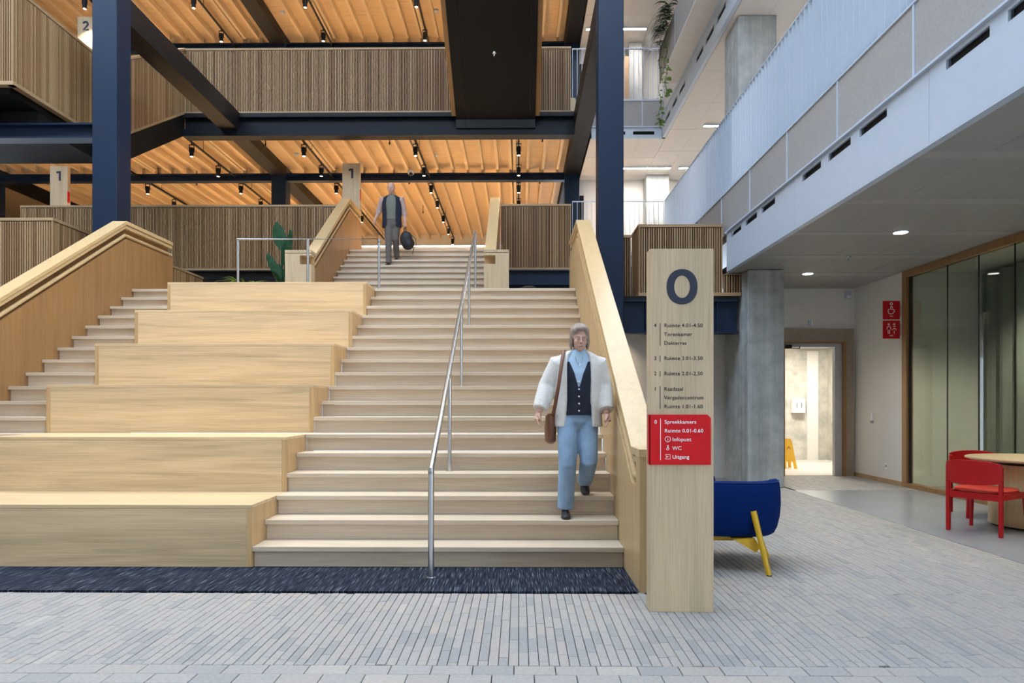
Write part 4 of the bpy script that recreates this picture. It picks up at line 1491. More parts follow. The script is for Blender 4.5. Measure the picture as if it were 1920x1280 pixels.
yy = YPY - 0.001
line('4', [('Ruimte 4.01-4.50', 610, 1244.5), ('Torenkamer', 626.5, 1244.5), ('Dakterras', 643, 1244.5)], 0, M_LET, (606, 648), yy, t)
line('3', [('Ruimte 3.01-3.50', 671.5, 1244.5)], 0, M_LET, (666.5, 678), yy, t)
line('2', [('Ruimte 2.01-2.50', 700, 1244.5)], 0, M_LET, (696, 706), yy, t)
line('1', [('Raadzaal', 728.8, 1244.5), ('Vergadercentrum', 745, 1244.5), ('Ruimte 1.01-1.60', 761.5, 1244.5)], 0, M_LET, (724, 766), yy, t)
x0, x1, z0, z1 = px(1218) - 0.004, px(1331), pz(870.5), pz(777)
ch = 6.5 * s_
rpn = part('red_panel', MB().prism([(x0, z0), (x1, z0), (x1, z1 - ch), (x1 - ch, z1), (x0, z1)], lambda u, v, w: (u, w, v), YPY - 0.012, YPY - 0.0003).box(x0, px(1218) - 0.0005, YPY - 0.012, YPY + 0.06, z0, z1), M_RED, t)
yy = YPY - 0.013
line('0', [('Spreekkamers', 790.3, 1244.5), ('Ruimte 0.01-0.60', 806.7, 1244.5), ('Infopunt', 823, 1259), ('WC', 839.3, 1259), ('Uitgang', 855.7, 1259)], 0, M_LETW, (784.5, 862), yy, rpn)
mb = MB()
cx, cz = px(1250.7), pz(822.7)
stroke(mb, arc(cx, cz, 5.0 * s_, 0, 360, 24)[:-1], 0.9 * s_, yy - 0.0008, yy + 0.0006, True)
stroke(mb, [(cx, cz - 2.4 * s_), (cx, cz + 1.0 * s_)], 0.9 * s_, yy - 0.0008, yy + 0.0006)
stroke(mb, [(cx, cz + 1.9 * s_), (cx, cz + 2.8 * s_)], 0.9 * s_, yy - 0.0008, yy + 0.0006)
wheelchair(mb, px(1250.5), pz(839.5), 11.5 * s_, yy - 0.0008, yy + 0.0006, 0.9 * s_)
cx, cz = px(1250.7), pz(855.5)
q = 4.2 * s_
stroke(mb, [(cx - q, cz + q * 0.55), (cx - q, cz + q), (cx + q, cz + q), (cx + q, cz - q), (cx - q, cz - q), (cx - q, cz - q * 0.55)], 0.8 * s_, yy - 0.0008, yy + 0.0006)
stroke(mb, [(cx + q * 0.3, cz), (cx - q * 0.8, cz)], 0.8 * s_, yy - 0.0008, yy + 0.0006)
stroke(mb, [(cx - q * 0.3, cz + q * 0.45), (cx - q * 0.85, cz), (cx - q * 0.3, cz - q * 0.45)], 0.8 * s_, yy - 0.0008, yy + 0.0006)
part('pictograms', mb, M_LETW, rpn)

# further signs on the galleries


def digit_one(mb, x, z, h, y0, y1):
    w = h * 0.21
    mb.prism([(x + h * 0.10, z), (x + h * 0.10 + w, z), (x + h * 0.10 + w, z + h), (x + h * 0.02, z + h), (x - h * 0.18, z + h * 0.93), (x - h * 0.14, z + h * 0.77), (x + h * 0.10, z + h * 0.80)], lambda u, v, t_: (u, t_, v), y0, y1)
    return mb


for u0, u1, v0, Yq, zf, dg, lb in ((641, 674, 305, 16.4, F1, 1, 'oak floor sign with a navy one beside the upper stair flight'), (88, 121, 308, 16.5, F1, 1, 'oak floor sign with a navy one at the far left of the first gallery'), (140, 173, 27, 16.4, F2, 2, 'oak floor sign with a navy two on the second gallery behind the left column')):
    xa, xb = (u0 - 972.5) * Yq / 1280, (u1 - 972.5) * Yq / 1280
    zt_ = CAM_H + (754.16 - v0) * Yq / 1280
    t = thing('floor_sign', lb, 'sign', ((xa + xb) / 2, Yq, zf))
    part('body', B(xa, xb, Yq, Yq + 0.115, zf, zt_), M_PYL, t)
    part('red_strip', B(xb + 0.0005, xb + 0.006, Yq - 0.006, Yq + 0.08, zt_ - 0.88, zt_ - 0.62), M_RED, t)
    s2 = Yq / 1280
    if dg == 1:
        part('digit_one', digit_one(MB(), xa + 15 * s2, zt_ - 28 * s2, 18 * s2, Yq - 0.006, Yq - 0.0005), M_NAVY, t)
    else:
        mb = MB()
        cx, cz, hh = xa + 15.5 * s2, zt_ - 26.5 * s2, 18.5 * s2
        pth = arc(cx, cz + hh * 0.68, hh * 0.23, 165, -30, 14) + [(cx - hh * 0.20, cz + hh * 0.11), (cx + hh * 0.33, cz + hh * 0.11)]
        stroke(mb, pth, hh * 0.2, Yq - 0.006, Yq - 0.0005)
        part('digit_two', mb, M_NAVY, t)

# ------------------------------------------------------------------ furniture
t = thing('lounge_chair', 'blue upholstered lounge chair with yellow legs behind the floor sign', 'armchair', (1.60, 5.85, 0))
CX, CY, CA = 1.665, 5.84, math.radians(-9)


def shell_ring(z, hx, hy, a0, a1, n=40, e=3.2):
    r = []
    for i in range(n + 1):
        a = math.radians(a0 + (a1 - a0) * i / n)
        c, s = math.cos(a), math.sin(a)
        x = hx * math.copysign(abs(c) ** (2 / e), c)
        y = hy * math.copysign(abs(s) ** (2 / e), s)
        r.append((CX + x * math.cos(CA) - y * math.sin(CA), CY + x * math.sin(CA) + y * math.cos(CA), z))
    return [(x, y, z - (0.34 * max(0.0, min(1.0, (y - CY + 0.20) / 0.5)) * (z - 0.30) / 0.42 if z > 0.30 else 0.0)) for x, y, z in r]


prof_o = [(0.275, 0.86), (0.29, 0.905), (0.34, 0.95), (0.42, 0.985), (0.52, 1.0), (0.62, 0.995), (0.69, 0.98), (0.712, 0.955), (0.72, 0.92)]
prof_i = [(0.715, 0.84), (0.69, 0.80), (0.62, 0.785), (0.45, 0.78), (0.30, 0.76)]
mb = MB()
rr = [shell_ring(z, 0.515 * k, 0.44 * k, 145, 395) for z, k in prof_o] + [shell_ring(z, 0.515 * k, 0.44 * k, 145, 395) for z, k in prof_i]
n = len(rr[0])
m = len(rr)
pts = [p for r in rr for p in r]
fs = [(k * n + i, k * n + i + 1, ((k + 1) % m) * n + i + 1, ((k + 1) % m) * n + i) for k in range(m) for i in range(n - 1)]
fs += [tuple(k * n for k in range(m)), tuple(k * n + n - 1 for k in range(m))[::-1]]
mb.add(pts, fs)
part('shell', mb, M_BLUE, t, smooth=True)
rr = [shell_ring(z, 0.515 * k, 0.44 * k, 0, 360)[:-1] for z, k in ((0.275, 0.70), (0.29, 0.775), (0.40, 0.78), (0.44, 0.76), (0.455, 0.70))]
part('seat', MB().rings(rr), M_BLUE, t, smooth=True)
sm = MB().tube([Vector(p) + Vector((0, 0, 0.002)) for p in shell_ring(0.706, 0.515 * 0.968, 0.44 * 0.968, 150, 390)], 0.004, 6)
part('piping', sm, plain('blue_piping', (0.003, 0.022, 0.14), 0.8), t, smooth=True)
part('leg', MB().tube([(1.94, 5.31, 0.0), (1.845, 5.385, 0.49)], [0.021, 0.024], 14), M_YEL, t, smooth=True)
part('leg', MB().tube([(2.15, 5.92, 0.0), (2.04, 5.92, 0.285)], [0.021, 0.024], 14), M_YEL, t, smooth=True)
part('leg', MB().tube([(1.20, 5.48, 0.0), (1.28, 5.55, 0.285)], [0.021, 0.024], 14), M_YEL, t, smooth=True)
part('leg', MB().tube([(1.18, 6.22, 0.0), (1.24, 6.18, 0.285)], [0.021, 0.024], 14), M_YEL, t, smooth=True)
part('stretcher', B(1.18, 1.74, 5.55, 5.60, 0.225, 0.274), M_YEL, t)
part('stretcher', MB().prism([(1.70, 0.262), (1.86, 0.274), (1.905, 0.20), (1.87, 0.16)], lambda u, v, w: (u, w, v), 5.40, 5.58), M_YEL, t)
part('glide', MB().cyl((1.94, 5.31, 0.0), 0.022, 0.008, 12), M_BLACK, t)
o = solo('cushion', MB().ellipsoid((1.50, 6.08, 0.635), 0.25, 0.10, 0.175, 20, 12), M_BLUE, 'round blue cushion propped in the lounge chair', 'cushion', smooth=True)

# red chairs and table


def red_chair(label, loc, rot):
    t = thing('armless_chair', label, 'chair', (0, 0, 0), 'red wooden chairs')
    for sx in (-1, 1):
        part('leg', B(sx * 0.25 - 0.019, sx * 0.25 + 0.019, -0.26, -0.222, 0, 0.70), M_REDW, t, bevel=0.008)
        part('leg', MB().tube([(sx * 0.27, 0.245, 0), (sx * 0.245, 0.215, 0.425)], [0.018, 0.021], 10), M_REDW, t, smooth=True)
        part('side_apron', B(sx * 0.25 - 0.013, sx * 0.25 + 0.013, -0.221, 0.215, 0.365, 0.425), M_REDW, t)
    part('apron', B(-0.23, 0.23, -0.255, -0.23, 0.355, 0.42), M_REDW, t)
    part('apron', B(-0.235, 0.235, 0.20, 0.222, 0.365, 0.425), M_REDW, t)
    # curved backrest
    mb = MB()
    n = 14
    rs = []
    for i in range(n + 1):
        u = -1 + 2 * i / n
        x = u * 0.262
        y = -0.262 - 0.055 * (1 - u * u)
        top = 0.755 - 0.03 * abs(u) ** 3
        bot = 0.535 - 0.03 * (1 - u * u)
        rs.append([(x, y, bot), (x, y + 0.018, bot), (x, y + 0.018, top), (x, y, top)])
    mb.rings(rs)
    part('backrest', mb, M_REDW, t, smooth=True, bevel=0.004)
    # seat: rounded pad
    rs = []
    for z, k in ((0.426, 0.90), (0.432, 0.98), (0.448, 1.0), (0.458, 0.96), (0.455, 0.6)):
        ring = []
        for i in range(32):
            a = 2 * math.pi * i / 32
            c, s = math.cos(a), math.sin(a)
            ring.append((0.255 * k * math.copysign(abs(c) ** 0.62, c), -0.005 + 0.245 * k * math.copysign(abs(s) ** 0.62, s), z + 0.012 * (s > 0) * 0))
        rs.append(ring)
    part('seat', MB().rings(rs), plain('bright_red_lacquer', (0.62, 0.035, 0.022), 0.4), t, smooth=True)
    t.location = loc
    t.rotation_euler = (0, 0, rot)
    return t


red_chair('red wooden chair seen from behind, in front of the round table', (4.868, 7.155, 0.0005), math.radians(-60))
red_chair('red wooden chair behind the round table by the glazed partition', (5.52, 8.17, 0.0005), math.radians(170))
t = thing('round_table', 'round oak table on a drum base at the right edge', 'table', (5.60, 7.45, 0))
M_TAB = wood('oak_table', (0.50, 0.37, 0.22), 'X', 0.12, 0.45)
part('top', MB().lathe((5.60, 7.45, 0), [(0.60, 0.712), (0.645, 0.728), (0.645, 0.742), (0.635, 0.745)], 56), M_TAB, t, smooth=True)
part('shadow_ring', MB().lathe((5.60, 7.45, 0), [(0.40, 0.675), (0.40, 0.7115)], 40), M_BLACK, t, smooth=True)
part('drum_base', MB().lathe((5.60, 7.45, 0), [(0.415, 0.02), (0.426, 0.022), (0.426, 0.674)], 56), M_BALR, t, smooth=True)
part('plinth', MB().lathe((5.60, 7.45, 0), [(0.40, 0.0005), (0.40, 0.0195)], 40), M_BLACK, t, smooth=True)

# landing: pouf and plants
t = thing('pouf', 'dark round pouf on the landing behind the top step', 'pouf', (0.18, 12.3, LAND))
part('cushion', MB().lathe((0.18, 12.3, LAND), [(0.14, 0.03), (0.165, 0.06), (0.17, 0.25), (0.15, 0.34), (0.08, 0.375), (0.01, 0.38)], 24), plain('dark_brown_felt', (0.018, 0.012, 0.011), 0.9), t, smooth=True)
part('base', MB().cyl((0.18, 12.3, LAND), 0.12, 0.029, 20), M_BLACK, t)
PXc, PYc = -4.55, 13.0
t = thing('potted_plant', 'tall plant with broad dark leaves left of the upper stair flight', 'plant', (PXc, PYc, LAND))
part('pot', MB().lathe((PXc, PYc, LAND), [(0.15, 0.0), (0.19, 0.32), (0.20, 0.36), (0.17, 0.36), (0.165, 0.33)], 24), M_POT, t, smooth=True)
LV = [((-4.52, 12.98, 4.25), (-0.16, -0.1, 1.0), (1, 0.2, 0.1), 0.54, 0.25, 0.0), ((-4.46, 12.99, 4.05), (0.22, -0.1, 1.0), (0.9, -0.5, -0.1), 0.62, 0.17, 0.0), ((-4.46, 12.95, 3.95), (0.12, -0.15, 0.45), (1, -0.3, 0.2), 0.40, 0.24, -0.4),
      ((-4.56, 12.95, 3.72), (-0.45, -0.15, 1.0), (1, 0.3, 0.4), 0.50, 0.16, 0.0), ((-4.52, 12.97, 3.55), (-0.4, -0.4, 1.0), (0.8, -0.6, 0.2), 0.42, 0.13, 0.2), ((-4.5, 13.1, 3.7), (0.3, 0.4, 1.0), (0.9, -0.3, 0.0), 0.6, 0.2, 0.1), ((-4.6, 13.1, 3.6), (-0.2, 0.5, 1.0), (0.9, 0.3, 0.0), 0.6, 0.2, 0.1)]
for bpt, d, sd, ln, wd, dr in LV:
    lf = part('leaf', MB().leaf(bpt, d, sd, ln, wd, dr, 9, 0.25), M_LEAFD, t, smooth=True)
    base_pt = (PXc + 0.03 * d[0], PYc, LAND + 0.33)
    mid_pt = (Vector(base_pt) + Vector(bpt)) / 2 + Vector((0.02, 0, 0))
    part('stalk', MB().tube([base_pt, mid_pt, bpt], [0.022, 0.016, 0.009], 8), M_LEAFD, lf, smooth=True)
PX2, PY2 = -4.95, 12.30
t = thing('potted_palm', 'low palm with arching bright green fronds left of the oak newel', 'plant', (PX2, PY2, LAND))
part('pot', MB().lathe((PX2, PY2, LAND), [(0.13, 0.0), (0.16, 0.26), (0.17, 0.30), (0.145, 0.30), (0.14, 0.28)], 24), M_POT, t, smooth=True)
rp = random.Random(11)
for i in range(20):
    a = 2 * math.pi * i / 20 + rp.uniform(-0.1, 0.1)
    d = (math.cos(a), math.sin(a), rp.uniform(0.9, 1.5))
    part('frond', MB().leaf((PX2 + 0.03 * math.cos(a), PY2 + 0.03 * math.sin(a), LAND + 0.28), d, (-math.sin(a), math.cos(a), 0.1), rp.uniform(0.6, 0.78), 0.05, rp.uniform(0.45, 0.75), 9, 0.3), M_LEAFL, t, smooth=True)

# ------------------------------------------------------------------ people


def fuse(name, mb, mat, parent, voxel=0.009, smooth=3):
    """union of overlapping closed pieces into one continuous skin"""
    off = worldloc(parent)
    me = bpy.data.meshes.new(name)
    me.from_pydata([(x - off[0], y - off[1], z - off[2]) for x, y, z in mb.v], [], mb.f)
    o = bpy.data.objects.new(name, me)
    COL.objects.link(o)
    r = o.modifiers.new('fuse', 'REMESH')
    r.mode = 'VOXEL'
    r.voxel_size = voxel
    r.use_smooth_shade = True
    s = o.modifiers.new('soften', 'SMOOTH')
    s.factor = 0.5
    s.iterations = smooth
    bpy.context.view_layer.update()
    dg = bpy.context.evaluated_depsgraph_get()
    m2 = bpy.data.meshes.new_from_object(o.evaluated_get(dg))
    m2.name = name
    o.modifiers.clear()
    o.data = m2
    bpy.data.meshes.remove(me)
    m2.materials.clear()
    m2.materials.append(mat)
    o.parent = parent
    return o


def hand(mb, wrist, direc, across, palm, curl=0.5, k=1.0):
    """palm plus four unequal curled fingers and a side thumb; across points to the thumb side"""
    w, d, a, p = Vector(wrist), Vector(direc).normalized(), Vector(across).normalized(), Vector(palm).normalized()
    mb.tube([w - d * 0.02 * k, w + d * 0.025 * k, w + d * 0.08 * k], [0.024 * k, 0.033 * k, 0.036 * k], 10, 0.5)
    for i, ln in enumerate((0.072, 0.080, 0.074, 0.058)):
        b0 = w + d * 0.075 * k + a * (0.027 - 0.018 * i) * k
        d1 = (d + p * curl * 0.6).normalized()
        d2 = (d + p * curl * 1.8).normalized()
        b1 = b0 + d1 * ln * 0.5 * k
        b2 = b1 + d2 * ln * 0.5 * k
        mb.tube([b0 - d * 0.02 * k, b0, b1, b2], [0.009 * k, 0.009 * k, 0.0085 * k, 0.007 * k], 7)
    t0 = w + d * 0.02 * k + a * 0.028 * k
    t1 = t0 + (d * 0.7 + a * 0.7 + p * 0.3).normalized() * 0.04 * k
    t2 = t1 + (d + p * 0.5).normalized() * 0.03 * k
    mb.tube([t0 - a * 0.02 * k, t0, t1, t2], [0.013 * k, 0.012 * k, 0.010 * k, 0.008 * k], 7)


def head(mb, c, turn=0.0, tilt=0.0, k=1.0):
    """skull, jaw, nose, brow, lips and ears; faces -Y, turned about z and nodding by tilt"""
    c = Vector(c)
    M = Matrix.Rotation(turn, 3, 'Z') @ Matrix.Rotation(tilt, 3, 'X')

    def E(x, y, z, rx, ry, rz):
        t_ = MB().ellipsoid((0, 0, 0), rx * k, ry * k, rz * k, 14, 10)
        mb.add([c + M @ (Vector(q) + Vector((x, y, z)) * k) for q in t_.v], t_.f)
    E(0, 0.012, 0.028, 0.074, 0.092, 0.088)
    E(0, -0.018, -0.045, 0.056, 0.066, 0.068)
    E(0, -0.052, -0.092, 0.026, 0.026, 0.022)
    E(0, -0.070, 0.024, 0.048, 0.018, 0.014)
    E(0, -0.090, -0.010, 0.010, 0.014, 0.030)
    E(0, -0.096, -0.026, 0.016, 0.016, 0.011)
    E(0, -0.080, -0.058, 0.024, 0.010, 0.007)
    E(0, -0.078, -0.067, 0.021, 0.010, 0.007)
    for s in (-1, 1):
        E(s * 0.072, 0.015, -0.012, 0.012, 0.020, 0.032)
        E(s * 0.036, -0.054, -0.030, 0.024, 0.022, 0.028)
    return c, M, k


def face_parts(body, hd, lipmat, iris):
    c, M, k = hd
    for s in (-1, 1):
        e = c + M @ Vector((s * 0.030, -0.077, 0.004)) * k
        ob = part('eye', MB().ellipsoid(e, 0.0105 * k, 0.007 * k, 0.0052 * k, 10, 8), M_LETW, body, smooth=True)
        i = c + M @ Vector((s * 0.030, -0.0825, 0.0035)) * k
        part('iris', MB().ellipsoid(i, 0.0048 * k, 0.003 * k, 0.0046 * k, 8, 6), iris, ob, smooth=True)
    q = c + M @ Vector((0, -0.0885, -0.0625)) * k
    part('mouth', MB().ellipsoid(q, 0.020 * k, 0.004 * k, 0.0035 * k, 10, 6), lipmat, body, smooth=True)


def ering(c, rx, ry, n=24, a0=0, a1=360):
    return [(c[0] + rx * math.cos(math.radians(a0 + (a1 - a0) * i / n)), c[1] + ry * math.sin(math.radians(a0 + (a1 - a0) * i / n)), c[2]) for i in range(n)]


def open_ring(c, rx, ry, th, gap, n=22):
    """C-shaped cross section open towards -Y by +-gap degrees"""
    o, q = [], []
    for i in range(n + 1):
        a = math.radians(-90 + gap + (360 - 2 * gap) * i / n)
        o.append((c[0] + rx * math.cos(a), c[1] + ry * math.sin(a), c[2]))
        q.append((c[0] + (rx - th) * math.cos(a), c[1] + (ry - th) * math.sin(a), c[2]))
    return o + q[::-1]


M_SKIN = plain('skin', (0.58, 0.35, 0.27), 0.55, 0, 0.06, 20)
M_LIP = plain('lips', (0.36, 0.13, 0.11), 0.5)
M_IRIS = plain('iris', (0.04, 0.05, 0.06), 0.3)
M_JEAN = plain('light_blue_denim', (0.24, 0.36, 0.52), 0.85, 0, 0.16, 9, 0.15, 300)
M_FLEECE = plain('white_fleece', (0.70, 0.68, 0.65), 0.95, 0, 0.05, 30, 0.6, 90)
M_VEST = plain('navy_knit', (0.010, 0.014, 0.032), 0.85, 0, 0.1, 40)
M_SHIRT = plain('pale_blue_shirt', (0.42, 0.58, 0.76), 0.75, 0, 0.05, 10)
M_HAIRW = plain('ash_grey_hair', (0.30, 0.24, 0.20), 0.6, 0, 0.25, 25, 0.5, 120)
M_HAIRM = plain('thin_grey_hair', (0.33, 0.25, 0.21), 0.6, 0, 0.2, 25, 0.4, 120)
M_SHOE = plain('dark_leather', (0.022, 0.020, 0.020), 0.5)
M_BAG = plain('brown_leather', (0.16, 0.066, 0.034), 0.45, 0, 0.1, 12)


def shoe(mb, heel, toe, z):
    h, t_ = Vector((heel[0], heel[1], 0)), Vector((toe[0], toe[1], 0))
    d = (t_ - h)
    rs = []
    for f, w, hh in ((-0.04, 0.024, 0.050), (0.06, 0.034, 0.085), (0.3, 0.035, 0.080), (0.6, 0.043, 0.058), (0.85, 0.040, 0.044), (1.0, 0.022, 0.032)):
        p = h + d * f
        zz = heel[2] + (toe[2] - heel[2]) * max(0, f)
        s = Vector((-d.y, d.x, 0)).normalized() * w
        rs.append([p + s + Vector((0, 0, zz)), p + s * 0.95 + Vector((0, 0, zz + hh * 0.6)), p + Vector((0, 0, zz + hh)), p - s * 0.95 + Vector((0, 0, zz + hh * 0.6)), p - s + Vector((0, 0, zz))])
    mb.rings(rs)


# --- woman walking down
T2z, T3z = 2 * R_, 3 * R_
wm = thing('person', 'person in white fleece jacket, navy vest and blue jeans walking down beside the right balustrade', 'person', (0.5, 6.0, T2z))
hips, waist, chest = Vector((0.52, 6.06, 1.20)), Vector((0.52, 6.05, 1.34)), Vector((0.525, 6.04, 1.60))
hd_c = Vector((0.535, 5.985, 1.905))
legR = [(0.437, 6.05, 1.19), (0.425, 5.935, 0.80), (0.412, 6.005, 0.43)]
legL = [(0.603, 6.06, 1.19), (0.612, 5.965, 0.83), (0.600, 6.265, 0.605)]
armR = [(0.352, 6.05, 1.735), (0.262, 6.09, 1.48), (0.178, 5.99, 1.255)]
armL = [(0.700, 6.05, 1.735), (0.758, 6.10, 1.48), (0.768, 5.96, 1.245)]
mb = MB()
mb.rings([ering((hips.x, hips.y, 1.13), 0.13, 0.09), ering(hips, 0.15, 0.10), ering(waist, 0.125, 0.085), ering(chest, 0.15, 0.10), ering((0.525, 6.045, 1.72), 0.16, 0.085), ering((0.528, 6.04, 1.765), 0.09, 0.06)])
mb.tube([(0.528, 6.045, 1.70), (0.53, 6.035, 1.79), (0.534, 6.01, 1.86)], [0.062, 0.052, 0.050], 14)
hdw = head(mb, hd_c, 0.05, 0.16, 0.98)
for L in (legR, legL):
    mb.tube(L, [0.078, 0.050, 0.038], 12)
for A, sd in ((armR, 1), (armL, -1)):
    mb.tube(A, [0.052, 0.042, 0.027], 12)
    dv = Vector(A[2]) - Vector(A[1])
    hand(mb, A[2], (dv.x * 0.5, dv.y, dv.z), (0, -1, 0.0), (sd, 0.1, 0), 0.45, 0.95)
body = fuse('body', mb, M_SKIN, wm, 0.0065, 3)
face_parts(wm, hdw, M_LIP, M_IRIS)
# hair: chin length bob drawn back
mb = MB()
c, M, k = hdw
for x, y, z, rx, ry, rz in ((0, 0.030, 0.045, 0.088, 0.098, 0.088), (0, 0.055, -0.01, 0.084, 0.070, 0.095), (-0.072, 0.018, -0.02, 0.018, 0.046, 0.085), (0.072, 0.018, -0.02, 0.018, 0.046, 0.085), (0, -0.030, 0.088, 0.066, 0.062, 0.030), (-0.045, -0.040, 0.070, 0.030, 0.036, 0.034), (0.052, -0.038, 0.066, 0.022, 0.036, 0.038)):
    e = MB().ellipsoid((0, 0, 0), rx, ry, rz, 14, 10)
    mb.add([c + M @ (Vector(q) + Vector((x, y, z))) for q in e.v], e.f)
fuse('hair', mb, M_HAIRW, wm, 0.006, 5)
mb = MB()
mb.rings([ering((hips.x, hips.y, 1.11), 0.11, 0.10), ering((hips.x, hips.y, 1.17), 0.172, 0.120), ering(hips, 0.172, 0.120), ering((0.52, 6.055, 1.28), 0.150, 0.105), ering(waist, 0.140, 0.100)])
mb.tube([(0.440, 6.05, 1.20), (0.432, 5.99, 1.0), (0.425, 5.945, 0.80), (0.415, 5.99, 0.55), (0.412, 6.005, 0.415)], [0.100, 0.092, 0.078, 0.074, 0.072], 16)
mb.tube([(0.600, 6.06, 1.20), (0.607, 6.01, 1.0), (0.612, 5.975, 0.83), (0.606, 6.12, 0.70), (0.601, 6.245, 0.625)], [0.100, 0.092, 0.078, 0.072, 0.068], 16)
fuse('jeans', mb, M_JEAN, wm, 0.008, 3)
mb = MB()
shoe(mb, (0.412, 6.055, T2z + 0.002), (0.408, 5.835, T2z + 0.002), 0)
fuse('shoe', mb, M_SHOE, wm, 0.006, 2)
mb = MB()
shoe(mb, (0.600, 6.315, T3z + 0.075), (0.600, 6.115, T3z + 0.004), 0)
fuse('shoe', mb, M_SHOE, wm, 0.006, 2)
mb = MB()
mb.rings([ering((0.52, 6.05, 1.30), 0.146, 0.106), ering(waist, 0.144, 0.104), ering(chest, 0.160, 0.112), ering((0.525, 6.045, 1.70), 0.168, 0.094), ering((0.528, 6.043, 1.765), 0.105, 0.080), ering((0.53, 6.035, 1.81), 0.066, 0.066)])
fuse('shirt', mb, M_SHIRT, wm, 0.008, 2)
rs = []
for z, rx, ry, gp in ((1.235, 0.163, 0.122, 0.5), (1.34, 0.158, 0.120, 0.5), (1.46, 0.165, 0.124, 0.6), (1.60, 0.172, 0.128, 14), (1.70, 0.174, 0.112, 30)):
    rs.append(open_ring((0.523, 6.047, z), rx, ry, 0.022, gp))
fuse('vest', MB().rings(rs), M_VEST, wm, 0.007, 1)
for i in range(5):
    zb = 1.27 + i * 0.062
    part('button', MB().ellipsoid((0.523, 6.047 - 0.126, zb), 0.009, 0.004, 0.009, 8, 6), M_INOX, wm, smooth=True)
rs = []
for z, rx, ry, gp, cy in ((1.13, 0.222, 0.155, 36, 6.06), (1.20, 0.215, 0.155, 36, 6.06), (1.36, 0.205, 0.150, 35, 6.05), (1.55, 0.208, 0.152, 34, 6.05), (1.68, 0.212, 0.135, 32, 6.05), (1.755, 0.175, 0.105, 34, 6.05), (1.80, 0.095, 0.085, 40, 6.05)):
    rs.append(open_ring((0.525, cy, z), rx, ry, 0.034, gp))
mb = MB().rings(rs)
mb.tube([(0.405, 6.05, 1.705), (0.350, 6.055, 1.680), (0.262, 6.085, 1.49), (0.215, 6.035, 1.36), (0.188, 6.00, 1.285)], [0.062, 0.086, 0.084, 0.078, 0.066], 16)
mb.tube([(0.645, 6.05, 1.705), (0.700, 6.055, 1.680), (0.752, 6.095, 1.49), (0.763, 6.03, 1.36), (0.767, 5.975, 1.275)], [0.062, 0.084, 0.080, 0.074, 0.064], 16)
fuse('jacket', mb, M_FLEECE, wm, 0.009, 2)
part('necklace', MB().tube([(0.49, 5.985, 1.775), (0.50, 5.935, 1.70), (0.525, 5.925, 1.665), (0.55, 5.935, 1.70), (0.565, 5.985, 1.775)], 0.003, 6), M_INOX, wm, smooth=True)

bg_ = thing('shoulder_bag', 'brown leather bag hanging from the shoulder of the person in white', 'bag', (0.29, 6.16, 1.05))
part('strap', MB().tube([(0.405, 6.10, 1.80), (0.395, 6.00, 1.80), (0.375, 5.915, 1.70), (0.345, 5.880, 1.50), (0.315, 5.905, 1.32), (0.30, 6.02, 1.22)], 0.016, 8, 0.35), M_BAG, bg_, smooth=True)
part('pouch', MB().rings([ering((0.285, 6.13, z), rx, ry, 20) for z, rx, ry in ((0.98, 0.03, 0.11), (1.0, 0.05, 0.15), (1.12, 0.055, 0.16), (1.22, 0.045, 0.14), (1.245, 0.02, 0.11))]), M_BAG, bg_, smooth=True)

# --- man walking down the upper flight
M_TROU = plain('grey_trousers', (0.12, 0.105, 0.10), 0.85, 0, 0.08, 12)
M_MSHIRT = plain('sage_shirt', (0.16, 0.17, 0.14), 0.8, 0, 0.06, 14)
M_SLEEVE = plain('pale_sleeve', (0.45, 0.33, 0.31), 0.8)
K7, K8 = LAND + 7 * R_, LAND + 8 * R_
mn = thing('person', 'person in dark vest and grey trousers coming down the upper flight', 'person', (-2.73, 14.6, K7))
hips, waist, chest = Vector((-2.73, 14.73, 5.20)), Vector((-2.735, 14.72, 5.36)), Vector((-2.74, 14.71, 5.60))
legR = [(-2.80, 14.73, 5.18), (-2.795, 14.62, 4.77), (-2.79, 14.625, 4.34)]
legL = [(-2.645, 14.74, 5.18), (-2.655, 14.69, 4.85), (-2.66, 14.885, 4.51)]
armR = [(-2.94, 14.72, 5.735), (-3.035, 14.77, 5.47), (-3.095, 14.67, 5.275)]
armL = [(-2.535, 14.72, 5.735), (-2.485, 14.79, 5.45), (-2.455, 14.71, 5.22)]
mb = MB()
mb.rings([ering((hips.x, hips.y, 5.12), 0.14, 0.10), ering(hips, 0.16, 0.11), ering(waist, 0.15, 0.105), ering(chest, 0.18, 0.12), ering((-2.74, 14.715, 5.73), 0.18, 0.10), ering((-2.742, 14.71, 5.785), 0.09, 0.07)])
mb.tube([(-2.742, 14.715, 5.72), (-2.745, 14.70, 5.81), (-2.748, 14.68, 5.88)], [0.07, 0.058, 0.056], 14)
hdm = head(mb, (-2.75, 14.655, 5.945), 0.0, 0.18, 1.04)
for L in (legR, legL):
    mb.tube(L, [0.078, 0.048, 0.038], 12)
for A, sd in ((armR, 1), (armL, -1)):
    mb.tube(A, [0.055, 0.045, 0.029], 12)
    dv = Vector(A[2]) - Vector(A[1])
    hand(mb, A[2], (dv.x * 0.4, dv.y * 0.5, dv.z), (0, -1, 0), (sd, 0.1, 0), 0.5 if sd == 1 else 1.1, 1.05)
fuse('body', mb, M_SKIN, mn, 0.008, 3)
face_parts(mn, hdm, M_LIP, M_IRIS)
mb = MB()
c, M, k = hdm
